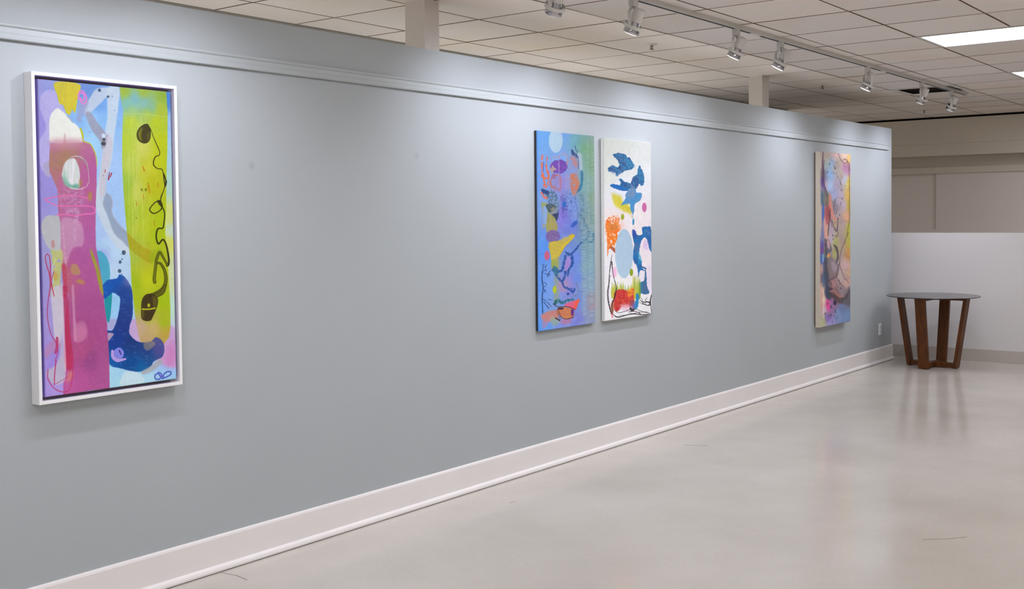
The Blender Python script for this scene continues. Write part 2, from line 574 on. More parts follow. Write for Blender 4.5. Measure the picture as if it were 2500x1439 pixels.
# ------------------------------------------------------------------ recessed ceiling lights (two by four feet) and their twins further along
def ceiling_light(i, j, label):
    x0, x1 = GX + i * GS + 0.004, GX + (i + 1) * GS - 0.004
    y1, y0 = GY - j * GS - 0.004, GY - (j + 2) * GS + 0.004
    t = thing('ceiling_light', label, 'ceiling light', ((x0 + x1) / 2, (y0 + y1) / 2, ZC), 'recessed ceiling lights')
    hx, hy, w = (x1 - x0) / 2, (y1 - y0) / 2, 0.028
    f = MB()
    f.box(-hx, hx, -hy, -hy + w, -0.004, 0.03).box(-hx, hx, hy - w, hy, -0.004, 0.03)
    f.box(-hx, -hx + w, -hy + w, hy - w, -0.004, 0.03).box(hx - w, hx, -hy + w, hy - w, -0.004, 0.03)
    f.box(-hx, hx, -hy, hy, 0.028, 0.04)
    f.build('light_frame', M['white_metal'], t)
    MB().box(-hx + w, hx - w, -hy + w, hy - w, 0.002, 0.010).build('diffuser', M['panel'], t)
    return t


ceiling_light(3, 4, 'large lit recessed ceiling panel at the top right, nearer one')
ceiling_light(7, 4, 'lit recessed ceiling panel cut by the right edge, farther one')
for li, lab in ((11, 'lit recessed ceiling panel beyond the right edge of the picture, over the low white wall'),
                (-1, 'lit recessed ceiling panel just above the top edge of the picture'),
                (-5, 'lit recessed ceiling panel in front of the framed painting, above the picture'),
                (-9, 'lit recessed ceiling panel beside the camera'), (-13, 'lit recessed ceiling panel behind the camera')):
    ceiling_light(li, 4, lab)
for li, lab in ((-13, 'last lit panel of the second row, by the near wall'), (-9, 'lit panel of the second row behind the camera'),
                (-5, 'lit panel of the second row right of the camera'), (-1, 'foremost lit panel of the second row, right of the picture')):
    ceiling_light(li, 10, lab)

# ------------------------------------------------------------------ return-air vent
vx0, vx1 = GX + 8 * GS + 0.004, GX + 9 * GS - 0.004
vy1, vy0 = GY - 2 * GS - 0.004, GY - 3 * GS + 0.004
vent = thing('ceiling_vent', 'open dark square return air vent in the ceiling behind the last spotlights', 'vent', ((vx0 + vx1) / 2, (vy0 + vy1) / 2, ZC))
hx, hy, w = (vx1 - vx0) / 2, (vy1 - vy0) / 2, 0.055
f = MB()
f.box(-hx, hx, -hy, -hy + w, -0.004, 0.012, .002).box(-hx, hx, hy - w, hy, -0.004, 0.012, .002)
f.box(-hx, -hx + w, -hy + w, hy - w, -0.004, 0.012, .002).box(hx - w, hx, -hy + w, hy - w, -0.004, 0.012, .002)
f.build('vent_frame', M['white_metal'], vent)
d = MB()
k = 0.006
d.box(-hx + w - k, -hx + w, -hy + w, hy - w, 0.0, 0.046).box(hx - w, hx - w + k, -hy + w, hy - w, 0.0, 0.046)
d.box(-hx + w, hx - w, -hy + w - k, -hy + w, 0.0, 0.046).box(-hx + w, hx - w, hy - w, hy - w + k, 0.0, 0.046)
d.box(-hx + w, hx - w, -hy + w, hy - w, 0.040, 0.046)
d.build('duct', M['duct'], vent)

# ------------------------------------------------------------------ sprinklers
def sprinkler(x, y, label):
    t = thing('sprinkler_head', label, 'sprinkler', (x, y, ZC), 'ceiling sprinklers')
    MB().lathe([(0.004, 0.0005), (0.040, 0.0), (0.040, -0.003), (0.030, -0.007), (0.012, -0.010)], 24).build('escutcheon', M['white_metal'], t, True)
    b = MB().lathe([(0.010, -0.009), (0.010, -0.015), (0.006, -0.016)], 12)
    for s in (-1, 1):
        b.sweep([(0.012 * s, 0, -0.010), (0.017 * s, 0, -0.019), (0.014 * s, 0, -0.029), (0.004 * s, 0, -0.036)], 0.0028, n=6)
    b.lathe([(0.0025, -0.015), (0.0025, -0.034)], 8)
    b.build('sprinkler_body', M['brass'], t, True)
    MB().lathe([(0.003, -0.035), (0.017, -0.0365), (0.017, -0.0385), (0.003, -0.039)], 14).build('deflector', M['brass'], t, True)
    return t


sprinkler(6.742, 0.089, 'pendent sprinkler on the ceiling left of the second spotlight, nearest one')
sprinkler(9.87, 0.113, 'pendent sprinkler on the ceiling between second post and fourth spotlight, middle one')
sprinkler(13.03, 0.17, 'small pendent sprinkler near the far wall, below the last spotlights')

# ------------------------------------------------------------------ light track
TY, TX0, TX1 = -0.715, -0.6, 11.49
track = thing('light_track', 'long white ceiling track that carries the spotlights', 'track', (0, TY, ZC))
TZ0 = -0.028
t_ = MB()
t_.prism_x([(-0.018, 0.0), (-0.018, TZ0 + 0.003), (-0.018, TZ0), (-0.011, TZ0), (-0.011, TZ0 + 0.018), (0.011, TZ0 + 0.018), (0.011, TZ0), (0.018, TZ0), (0.018, 0.0)], TX0, TX1)
t_.build('track_rail', M['white_metal'], track)
for (a, b) in ((TX0, 6.62), (6.76, 9.05), (9.16, TX1 - 0.02)):
    MB().box(a, b, -0.0108, 0.0108, TZ0 + 0.001, TZ0 + 0.0175).build('track_slot', M['slot'], track)
for (a, b) in ((6.62, 6.76), (9.05, 9.16)):
    MB().box(a, b, -0.0109, 0.0109, TZ0 - 0.0004, TZ0 + 0.0175).build('slot_cover', M['white_metal'], track)
MB().box(TX1, TX1 + 0.012, -0.0195, 0.0195, TZ0 - 0.001, 0.0, .002).build('end_cap', M['white_metal'], track)


def spotlight(x, aim, label, spin=0.0, swing=0.0, power=1.5, size=132):
    """track head: adapter, C-shaped yoke, cord, socket can, reflector lamp in a gimbal ring, aimed at a point on the partition"""
    z0 = ZC + TZ0
    t = thing('track_spotlight', label, 'spotlight', (x, TY, z0), 'spotlights on the track')
    MB().box(-0.024, 0.024, -0.017, 0.017, -0.040, 0.003, .003).build('adapter', M['white_metal'], t)
    piv = Vector((0, 0.0, -0.140))
    d = (Vector(aim) - (Vector((x, TY, z0)) + piv)).normalized()
    # yoke hangs in the plane given by 'spin'
    sx, sy = math.cos(spin), math.sin(spin)
    arc = []
    for k in range(11):
        a = math.pi / 2 - k / 10 * math.pi / 2
        arc.append((0.055 * math.cos(a), -0.045 - 0.035 * (1 - math.sin(a)) - (0.0)))
    pl = [(0.0, -0.042)] + [(-r, z) for r, z in arc] + [(-0.055, -0.10), (-0.055, -0.130), (-0.053, -0.152)]
    MB().sweep([(r * sx, r * sy, z) for r, z in pl], 0.018, 0.004, side=(-sy, sx, 0)).build('yoke', M['white_metal'], t)
    pl = [(0.0, -0.042)] + [(r, z) for r, z in arc] + [(0.055, -0.10), (0.055, -0.130), (0.053, -0.152)]
    MB().sweep([(r * sx, r * sy, z) for r, z in pl], 0.018, 0.004, side=(-sy, sx, 0)).build('yoke', M['white_metal'], t)
    rot = d.to_track_quat('Z', 'Y').to_matrix().to_4x4()
    m4 = Matrix.Translation(piv) @ rot
    MB().lathe([(0.012, -0.098), (0.030, -0.094), (0.032, -0.080), (0.032, -0.026), (0.026, -0.024)], 20, m4).build('socket', M['white_metal'], t, True)
    LAMP = MB().lathe([(0.026, -0.024), (0.031, -0.010), (0.039, 0.010), (0.044, 0.026), (0.045, 0.038), (0.044, 0.040)], 24, m4).build('reflector_lamp', M['chrome'], t, True)
    MB().lathe([(0.0425, 0.0395), (0.038, 0.0425), (0.030, 0.0445), (0.018, 0.0455), (0.005, 0.046)], 24, m4).build('lamp_lens', M['bulb'], LAMP, True)
    MB().lathe([(0.0495, -0.006), (0.053, -0.006), (0.053, 0.012), (0.0495, 0.012), (0.0495, -0.006)], 28, m4, cap=False).build('gimbal_ring', M['white_metal'], t, True)
    back = piv + rot.to_3x3() @ Vector((0, 0, -0.094))
    MB().sweep([(0.006, 0, -0.040), (0.006, -0.004, -0.062), (0.004, -0.012, -0.083), (back.x * 0.5, back.y * 0.5 - 0.016, -0.088), (back.x, back.y, back.z)], 0.0042, n=8).build('cord', M['cord'], t, True)
    add_spot((x, TY, z0 + piv.z), d, power, size, t)
    return t


def add_spot(p, d, power, size, parent=None):
    ld = bpy.data.lights.new('spot_beam', 'SPOT')
    ld.energy = SPOT_POWER * power
    ld.color = SPOT_COLOR
    ld.spot_size = math.radians(size)
    ld.spot_blend = 1.0
    ld.shadow_soft_size = 0.03
    lo = bpy.data.objects.new('spot_beam', ld)
    COL.objects.link(lo)
    d = Vector(d)
    w = Vector(p) + d * 0.075
    if parent:
        lo.parent = parent
        w = w - Vector(parent.location)
    lo.matrix_local = Matrix.Translation(w) @ (-d).to_track_quat('Z', 'Y').to_matrix().to_4x4()
    return lo


spotlight(5.18, (5.3, 0, 1.25), 'nearest white track spotlight, cut by the top edge of the picture', spin=0.15)
spotlight(6.415, (6.35, 0, 1.25), 'second white track spotlight, beside the nearest sprinkler', spin=0.1)
spotlight(7.082, (6.95, 0, 1.3), 'third white track spotlight, turned edge-on with a bright ring rim', spin=1.0, power=0.95)
spotlight(8.744, (8.65, 0, 1.15), 'fourth white track spotlight from the left, above the second post', spin=0.9)
spotlight(10.106, (10.4, 0, 1.15), 'fifth white track spotlight, its arm in front of the dark vent', spin=0.1)
spotlight(11.006, (11.3, 0, 1.2), 'last white track spotlight at the far end of the track', spin=0.2, power=1.4, size=134)
# heads further back along the same track, above the top edge of the picture
for (x, aim, pw, lab) in ((2.10, (2.1, 0, 1.05), 1.0, 'track spotlight above the picture, over the left half of the framed painting'),
                          (2.72, (2.65, 0, 1.05), 1.3, 'track spotlight above the picture, over the right half of the framed painting'),
                          (4.45, (4.8, 0, 1.4), 1.25, 'track spotlight above the picture, over the bare wall left of the blue canvas'),
                          (0.9, (1.2, 0, 1.3), 0.7, 'track spotlight left of the picture, nearest the near wall')):
    spotlight(x, aim, lab, spin=0.1, power=pw)

# ------------------------------------------------------------------ electrical outlet on the partition
out = thing('electrical_outlet', 'white electrical outlet plate low on the grey wall by the table', 'outlet', (11.08, 0, 0.338))
MB().box(-0.036, 0.036, -0.006, 0.0, -0.058, 0.058, .003).build('cover_plate', M['plastic'], out)
for s in (-1, 1):
    MB().box(-0.017, 0.017, -0.0085, -0.005, 0.020 * s - 0.014, 0.020 * s + 0.014, .002).build('socket_face', M['white_metal'], out)

# ------------------------------------------------------------------ round table
TX, TYY, TZ = 11.045, -0.535, 0.70
table = thing('round_table', 'round smoked glass table on a splayed brown wooden base', 'table', (TX, TYY, 0), rotz=math.radians(-4.0))
RB, RT, LW, LT = 0.240, 0.342, 0.098, 0.033      # leg spread at foot / top, plank width, plank thickness
ZL = TZ - 0.009
for q in range(4):
    a = q * math.pi / 2
    ca, sa = math.cos(a), math.sin(a)

    def P(rad, tan, z):
        return (rad * ca - tan * sa, rad * sa + tan * ca, z)
    zb = 0.006
    MB().hexa([P(RB - LT, -LW / 2, zb), P(RB, -LW / 2, zb), P(RB, LW / 2, zb), P(RB - LT, LW / 2, zb),
               P(RT - LT, -LW / 2, ZL), P(RT, -LW / 2, ZL), P(RT, LW / 2, ZL), P(RT - LT, LW / 2, ZL)]).build('leg', M['wood'], table)
    MB().hexa([P(0.02, -0.028, 0.008), P(RB - LT + 0.004, -0.028, 0.008), P(RB - LT + 0.004, 0.028, 0.008), P(0.02, 0.028, 0.008),
               P(0.02, -0.028, 0.052), P(RB - LT + 0.010, -0.028, 0.052), P(RB - LT + 0.010, 0.028, 0.052), P(0.02, 0.028, 0.052)]).build('bottom_rail', M['wood'], table)
    MB().hexa([P(0.02, -0.028, ZL - 0.03), P(RT - LT - 0.002, -0.028, ZL - 0.03), P(RT - LT - 0.002, 0.028, ZL - 0.03), P(0.02, 0.028, ZL - 0.03),
               P(0.02, -0.028, ZL - 0.001), P(RT - LT + 0.002, -0.028, ZL - 0.001), P(RT - LT + 0.002, 0.028, ZL - 0.001), P(0.02, 0.028, ZL - 0.001)]).build('top_rail', M['wood'], table)
    MB().lathe([(0.012, 0.0), (0.013, 0.004), (0.012, 0.0065)], 12, Matrix.Translation(P(RB - LT / 2, 0, 0))).build('foot_pad', M['slot'], table)
MB().box(-0.03, 0.03, -0.03, 0.03, 0.0078, 0.0522).build('hub_block', M['wood'], table)
MB().box(-0.03, 0.03, -0.03, 0.03, ZL - 0.0302, ZL - 0.0008).build('hub_block', M['wood'], table)
MB().lathe([(0.430, TZ - 0.008), (0.433, TZ - 0.0065), (0.433, TZ - 0.0015), (0.431, TZ)], 96).build('glass_top', [M['glass'], M['glass_edge']], table, False)
for _p in bpy.data.objects['glass_top'].data.polygons:
    if abs(_p.normal.z) < 0.95:
        _p.material_index = 1


# ------------------------------------------------------------------ painted canvases: the paint is computed stroke by stroke
def hash_noise(h, w, sy, sx, seed, octaves=3, gain=0.55):
    """value noise, cell size (sy, sx) in pixels, values about 0..1"""
    rng = np.random.default_rng(seed)
    out = np.zeros((h, w), np.float32)
    amp, tot = 1.0, 0.0
    for o in range(octaves):
        cy, cx = max(sy / 2 ** o, 1.01), max(sx / 2 ** o, 1.01)
        g = rng.random((int(h / cy) + 3, int(w / cx) + 3)).astype(np.float32)
        yy, xx = np.arange(h) / cy, np.arange(w) / cx
        yi, xi = yy.astype(int), xx.astype(int)
        fy, fx = yy - yi, xx - xi
        fy, fx = (fy * fy * (3 - 2 * fy))[:, None], (fx * fx * (3 - 2 * fx))[None, :]
        a, b = g[yi][:, xi], g[yi][:, xi + 1]
        c, d = g[yi + 1][:, xi], g[yi + 1][:, xi + 1]
        out += amp * ((a * (1 - fx) + b * fx) * (1 - fy) + (c * (1 - fx) + d * fx) * fy)
        tot += amp
        amp *= gain
    return out / tot


def blur(a, r):
    """three box passes of radius r pixels"""
    r = int(round(r))
    if r < 1:
        return a
    for _ in range(2):
        for ax in (0, 1):
            p = np.concatenate([np.repeat(np.take(a, [0], ax), r + 1, ax), a, np.repeat(np.take(a, [-1], ax), r, ax)], ax)
            c = np.cumsum(p, ax, dtype=np.float64)
            n = a.shape[ax]
            if ax == 0:
                a = ((c[2 * r + 1:2 * r + 1 + n] - c[:n]) / (2 * r + 1)).astype(np.float32)
            else:
                a = ((c[:, 2 * r + 1:2 * r + 1 + n] - c[:, :n]) / (2 * r + 1)).astype(np.float32)
    return a


def spline(pts, closed, n=7):
    p = np.array(pts, float)
    m = len(p)
    if m < 3:
        return p
    out = []
    for i in range(m if closed else m - 1):
        if closed:
            a, b, c, d = p[(i - 1) % m], p[i], p[(i + 1) % m], p[(i + 2) % m]
        else:
            a, b, c, d = p[max(i - 1, 0)], p[i], p[i + 1], p[min(i + 2, m - 1)]
        for t in np.arange(n) / n:
            out.append(0.5 * (2 * b + (c - a) * t + (2 * a - 5 * b + 4 * c - d) * t * t + (3 * b - a - 3 * c + d) * t ** 3))
    if not closed:
        out.append(p[-1])
    return np.array(out)


class Paint:
    """a paint surface; f maps the sketch coordinates of one sheet to surface units, ss is pixels per unit"""

    def __init__(self, x0, y0, x1, y1, ss):
        self.x0, self.y0, self.ss = x0, y0, ss
        self.h, self.w = int((y1 - y0) * ss), int((x1 - x0) * ss)
        self.a = np.ones((self.h, self.w, 3), np.float32)
        self.sheet(0, 0, 1)
        self.seed = 1

    def sheet(self, ox, oy, sc):
        self.ox, self.oy, self.sc = ox, oy, sc

    def px(self, pts):
        p = np.array(pts, float)[:, :2]
        return np.stack([(self.ox + p[:, 0] / self.sc - self.x0) * self.ss, (self.oy + p[:, 1] / self.sc - self.y0) * self.ss], 1)

    def k(self, v):
        return v / self.sc * self.ss

    def noise(self, sy, sx, octaves=3):
        self.seed += 1
        return hash_noise(self.h, self.w, max(self.k(sy), 1.2), max(self.k(sx), 1.2), self.seed, octaves)

    def idw(self, items, mask=None, alpha=1.0, power=1.7, soft=1.6, ys=0.8):
        """blend of colour blobs: items are (sheet, x, y, colour)"""
        st = 6
        hh, ww = self.h // st + 2, self.w // st + 2
        yy, xx = np.mgrid[0:hh, 0:ww] * st
        num = np.zeros((hh, ww, 3))
        den = np.zeros((hh, ww))
        keep = (self.ox, self.oy, self.sc)
        for (sh, x, y, c) in items:
            self.sheet(*sh)
            q = self.px([(x, y)])[0]
            d2 = (xx - q[0]) ** 2 + ((yy - q[1]) * ys) ** 2 + (soft * self.ss * 6) ** 2
            wt = d2 ** -power
            num += wt[..., None] * np.array(c[:3])
            den += wt
        self.sheet(*keep)
        g = num / den[..., None]
        yi, xi = np.arange(self.h) / st, np.arange(self.w) / st
        y0, x0 = yi.astype(int), xi.astype(int)
        fy, fx = (yi - y0)[:, None, None], (xi - x0)[None, :, None]
        im = (g[y0][:, x0] * (1 - fx) + g[y0][:, x0 + 1] * fx) * (1 - fy) + (g[y0 + 1][:, x0] * (1 - fx) + g[y0 + 1][:, x0 + 1] * fx) * fy
        im = (im / 255.0).astype(np.float32)
        if mask is None:
            self.a = im
        else:
            m = (mask * alpha)[..., None]
            self.a = self.a * (1 - m) + im * m

    def window(self, q, pad):
        x0, y0 = np.floor(q.min(0) - pad).astype(int)
        x1, y1 = np.ceil(q.max(0) + pad).astype(int) + 1
        return max(x0, 0), max(y0, 0), min(x1, self.w), min(y1, self.h)

    def wnoise(self, win, sy, sx, octaves=3):
        self.seed += 1
        return hash_noise(win[3] - win[1], win[2] - win[0], max(self.k(sy), 1.2), max(self.k(sx), 1.2), self.seed, octaves)

    def warp(self, m, win, rough):
        amp, (h, w) = self.k(rough[0]), m.shape
        ny, nx = self.wnoise(win, rough[1], rough[1], 4) - 0.5, self.wnoise(win, rough[1], rough[1], 4) - 0.5
        yy = np.clip(np.arange(h)[:, None] + ny * 2.4 * amp, 0, h - 1).astype(int)
        xx = np.clip(np.arange(w)[None, :] + nx * 2.4 * amp, 0, w - 1).astype(int)
        return m[yy, xx]

    def local_mask(self, pts, soft=0.0, rough=None, smooth=True):
        q = self.px(pts)
        if smooth:
            q = spline(q, True)
        win = self.window(q, 3 + self.k(soft) * 2.2 + (self.k(rough[0]) * 1.3 if rough else 0))
        wx, wy, x1, y1 = win
        if x1 <= wx + 2 or y1 <= wy + 2:
            return None, None
        h, w = y1 - wy, x1 - wx
        q = q - [wx, wy]
        m = np.zeros((h, w + 1), np.int32)
        n = len(q)
        for i in range(n):
            (xa, ya), (xb, yb) = q[i], q[(i + 1) % n]
            if ya == yb:
                continue
            if ya > yb:
                xa, ya, xb, yb = xb, yb, xa, ya
            r0, r1 = max(int(math.ceil(ya)), 0), min(int(math.ceil(yb)), h)
            if r1 <= r0:
                continue
            rows = np.arange(r0, r1)
            xs = np.clip(np.ceil(xa + (rows - ya) * (xb - xa) / (yb - ya)), 0, w).astype(int)
            np.add.at(m, (rows, xs), 1)
        m = (np.cumsum(m, 1)[:, :-1] % 2).astype(np.float32)
        if rough:
            m = self.warp(m, win, rough)
        return win, blur(m, max(self.k(soft), 0.0) if soft else 1)

    def full(self, win, m):
        out = np.zeros((self.h, self.w), np.float32)
        if win is not None:
            out[win[1]:win[3], win[0]:win[2]] = m
        return out

    def mask(self, pts, soft=0.0, rough=None, smooth=True):
        return self.full(*self.local_mask(pts, soft, rough, smooth))

    def put(self, m, color, alpha=1.0, win=None):
        m = (m * alpha)[..., None]
        c = np.array(color, np.float32)[:3] / 255.0
        if win is None:
            self.a = self.a * (1 - m) + c * m
        else:
            v = self.a[win[1]:win[3], win[0]:win[2]]
            v[...] = v * (1 - m) + c * m

    def poly(self, pts, color, alpha=1.0, soft=0.0, rough=None, smooth=True, streak=None, comb=None, splat=None, mottle=None):
        win, m = self.local_mask(pts, soft, rough, smooth)
        if win is None:
            return self.full(None, None)
        if splat:      # (cell, threshold): broken, blotchy coverage
            m = m * np.clip((self.wnoise(win, splat[0], splat[0], 4) - splat[1]) * 9 + 0.5, 0, 1)
        self.put(m, color, alpha, win)
        if streak:     # (colour, strength, cell): vertical brush streaks
            self.put(m * np.clip((self.wnoise(win, streak[2] * 30, streak[2], 2) - 0.48) * 5, 0, 1), streak[0], streak[1], win)
        if mottle:     # (colour, strength, cell, threshold)
            self.put(m * np.clip((self.wnoise(win, mottle[2], mottle[2], 4) - mottle[3]) * 8 + 0.5, 0, 1), mottle[0], mottle[1], win)
        if comb:       # (colour, strength, spacing, slope, waviness)
            yy, xx = np.mgrid[win[1]:win[3], win[0]:win[2]].astype(np.float32)
            ph = (yy + comb[3] * xx) / self.k(comb[2]) + (self.wnoise(win, comb[2] * 6, comb[2] * 6, 2) - 0.5) * comb[4]
            self.put(m * np.clip(np.sin(ph * 2 * math.pi) * 1.6 - 0.2, 0, 1), comb[0], comb[1], win)
        return self.full(win, m)

    def ellipse(self, cx, cy, rx, ry, color, **kw):
        return self.poly([(cx + rx * math.cos(t), cy + ry * math.sin(t)) for t in np.linspace(0, 2 * math.pi, 14)[:-1]], color, **kw)

    def stroke(self, pts, width, color, alpha=1.0, soft=0.0, rough=None, dry=None, smooth=True):
        """brush line; width may be a list (one per point)"""
        q = self.px(pts)
        ws = np.array([width] * len(pts) if np.isscalar(width) else width, float)
        if len(ws) != len(pts):
            ws = np.interp(np.linspace(0, 1, len(pts)), np.linspace(0, 1, len(ws)), ws)
        if smooth and len(q) > 2:
            qs = spline(q, False)
            ws = np.interp(np.linspace(0, len(pts) - 1, len(qs)), np.arange(len(pts)), ws)
            q = qs
        ws = self.k(ws) / 2
        win = self.window(q, ws.max() + 3 + self.k(soft) * 2.2 + (self.k(rough[0]) * 1.3 if rough else 0))
        wx, wy, ex, ey = win
        if ex <= wx + 2 or ey <= wy + 2:
            return
        q = q - [wx, wy]
        m = np.zeros((ey - wy, ex - wx), np.float32)
        for i in range(len(q) - 1):
            (xa, ya), (xb, yb) = q[i], q[i + 1]
            r = max(ws[i], ws[i + 1]) + 2
            x0, x1 = int(max(min(xa, xb) - r, 0)), int(min(max(xa, xb) + r + 2, ex - wx))
            y0, y1 = int(max(min(ya, yb) - r, 0)), int(min(max(ya, yb) + r + 2, ey - wy))
            if x1 <= x0 or y1 <= y0:
                continue
            yy, xx = np.mgrid[y0:y1, x0:x1]
            dx, dy = xb - xa, yb - ya
            L = dx * dx + dy * dy + 1e-9
            t = np.clip(((xx - xa) * dx + (yy - ya) * dy) / L, 0, 1)
            dist = np.hypot(xx - xa - t * dx, yy - ya - t * dy)
            w = ws[i] * (1 - t) + ws[i + 1] * t
            m[y0:y1, x0:x1] = np.maximum(m[y0:y1, x0:x1], np.clip(w - dist + 0.5, 0, 1))
        if rough:
            m = self.warp(m, win, rough)
        if soft:
            m = blur(m, self.k(soft))
        if dry:
            m = m * np.clip((self.wnoise(win, dry[0], dry[0], 3) - dry[1]) * 9 + 0.5, 0, 1)
        self.put(m, color, alpha, win)

    def dots(self, items, color, alpha=0.9):
        for it in items:
            x, y, r = it[:3]
            ry = it[3] if len(it) > 3 else r
            self.ellipse(x, y, r, ry, color, alpha=alpha)

    def texture(self, name, corners, tw, th, gain):
        """rectify (corners tl, tr, br, bl in surface units) and return an image; gain: light level seen at the top and at the foot, divided out to get pigment colour"""
        A, b = [], []
        for (u, v), (x, y) in zip(((0, 0), (1, 0), (1, 1), (0, 1)), corners):
            A += [[u, v, 1, 0, 0, 0, -u * x, -v * x], [0, 0, 0, u, v, 1, -u * y, -v * y]]
            b += [x, y]
        hm = np.linalg.solve(np.array(A, float), np.array(b, float))
        vv, uu = np.mgrid[0:th, 0:tw]
        uu, vv = (uu + 0.5) / tw, (vv + 0.5) / th
        dn = hm[6] * uu + hm[7] * vv + 1
        x = ((hm[0] * uu + hm[1] * vv + hm[2]) / dn - self.x0) * self.ss
        y = ((hm[3] * uu + hm[4] * vv + hm[5]) / dn - self.y0) * self.ss
        x, y = np.clip(x, 0, self.w - 1.01), np.clip(y, 0, self.h - 1.01)
        xi, yi = x.astype(int), y.astype(int)
        fx, fy = (x - xi)[..., None], (y - yi)[..., None]
        s = (self.a[yi, xi] * (1 - fx) + self.a[yi, xi + 1] * fx) * (1 - fy) + (self.a[yi + 1, xi] * (1 - fx) + self.a[yi + 1, xi + 1] * fx) * fy
        s = s * (1 + (hash_noise(th, tw, 3, 3, 77, 2) - 0.5) * 0.07 + (hash_noise(th, tw, 22, 22, 78, 3) - 0.5) * 0.05)[..., None]      # paint grain
        s = np.where(s <= 0.04045, s / 12.92, ((np.maximum(s, 0) + 0.055) / 1.055) ** 2.4)
        lv = gain[0] + (gain[1] - gain[0]) * ((np.arange(th) + 0.5) / th) ** 0.8
        s = np.clip(s / lv[:, None, None], 0, 0.93)
        s = np.where(s <= 0.0031308, s * 12.92, 1.055 * s ** (1 / 2.4) - 0.055)
        im = bpy.data.images.new(name, tw, th, alpha=False)
        buf = np.ones((th, tw, 4), np.float32)
        buf[..., :3] = s[::-1]
        im.pixels.foreach_set(buf.ravel())
        im.update()
        im.pack()
        return im


def canvas_material(name, img, rough=0.5):
    k = NT(name)
    uv = k.n('ShaderNodeUVMap')
    tx = k.n('ShaderNodeTexImage')
    tx.image = img
    tx.extension = 'EXTEND'
    k.l(uv.outputs[0], tx.inputs[0])
    geo = k.n('ShaderNodeNewGeometry')
    wv = k.n('ShaderNodeTexNoise', i_Scale=420.0, i_Detail=2.0)      # canvas weave
    k.l(geo.outputs['Position'], wv.inputs['Vector'])
    k.l(tx.outputs[0], k.b.inputs['Base Color'])
    bp = k.n('ShaderNodeBump', i_Strength=0.3, i_Distance=0.001)
    k.l(wv.outputs['Fac'], bp.inputs['Height'])
    k.l(bp.outputs[0], k.b.inputs['Normal'])
    k.b.inputs['Roughness'].default_value = rough
    k.b.inputs['Specular IOR Level'].default_value = 0.25
    return k.m


def canvas(name, w, h, d, front_mat, side_mat, parent, y0=0.0, edge=0.0):
    """stretched canvas: front at y0 facing -y, rounded edges, painted front with a UV map; edge: width of paint carried round the sides"""
    bm = bmesh.new()
    r = 0.004
    prof = [(0, 0)]
    uvl = bm.loops.layers.uv.new('UVMap')

    def ring(ins, y):
        return [bm.verts.new((x, y, z)) for x, z in ((-w / 2 + ins, -h / 2 + ins), (w / 2 - ins, -h / 2 + ins), (w / 2 - ins, h / 2 - ins), (-w / 2 + ins, h / 2 - ins))]
    rs = [ring(r, y0), ring(r * 0.3, y0 + r * 0.3), ring(0, y0 + r)]
    if edge:
        rs.append(ring(0, y0 + r + edge))
    rs.append(ring(0, y0 + d))
    f = bm.faces.new(rs[0])
    faces = [f]
    for i, (a, b) in enumerate(zip(rs, rs[1:])):
        for k in range(4):
            g = bm.faces.new((a[k], a[(k + 1) % 4], b[(k + 1) % 4], b[k]))
            last = i == len(rs) - 2
            g.material_index = 1 if last else 0
            faces.append(g)
    bm.faces.new(list(reversed(rs[-1]))).material_index = 1
    for g in bm.faces:
        for lp in g.loops:
            c = lp.vert.co
            lp[uvl].uv = ((c.x + w / 2) / w, (c.z + h / 2) / h)
    bmesh.ops.recalc_face_normals(bm, faces=bm.faces)
    me = bpy.data.meshes.new(name)
    bm.to_mesh(me)
    bm.free()
    me.materials.append(front_mat)
    me.materials.append(side_mat)
    o = bpy.data.objects.new(name, me)
    COL.objects.link(o)
    o.parent = parent
    return o


def stretcher(w, h, y0, y1, parent):
    b = MB()
    q = 0.035
    i = 0.012
    b.box(-w / 2 + i, -w / 2 + i + q, y0, y1, -h / 2 + i, h / 2 - i).box(w / 2 - i - q, w / 2 - i, y0, y1, -h / 2 + i, h / 2 - i)
    b.box(-w / 2 + i + q, w / 2 - i - q, y0, y1, h / 2 - i - q, h / 2 - i).box(-w / 2 + i + q, w / 2 - i - q, y0, y1, -h / 2 + i, -h / 2 + i + q)
    return b.build('stretcher_bars', M['timber'], parent)


def cv(sheet, pts):
    return [(sheet[0] + x / sheet[2], sheet[1] + y / sheet[2]) for x, y in pts]


ABS = (0, 0, 1)
WHITE = (240, 241, 240)


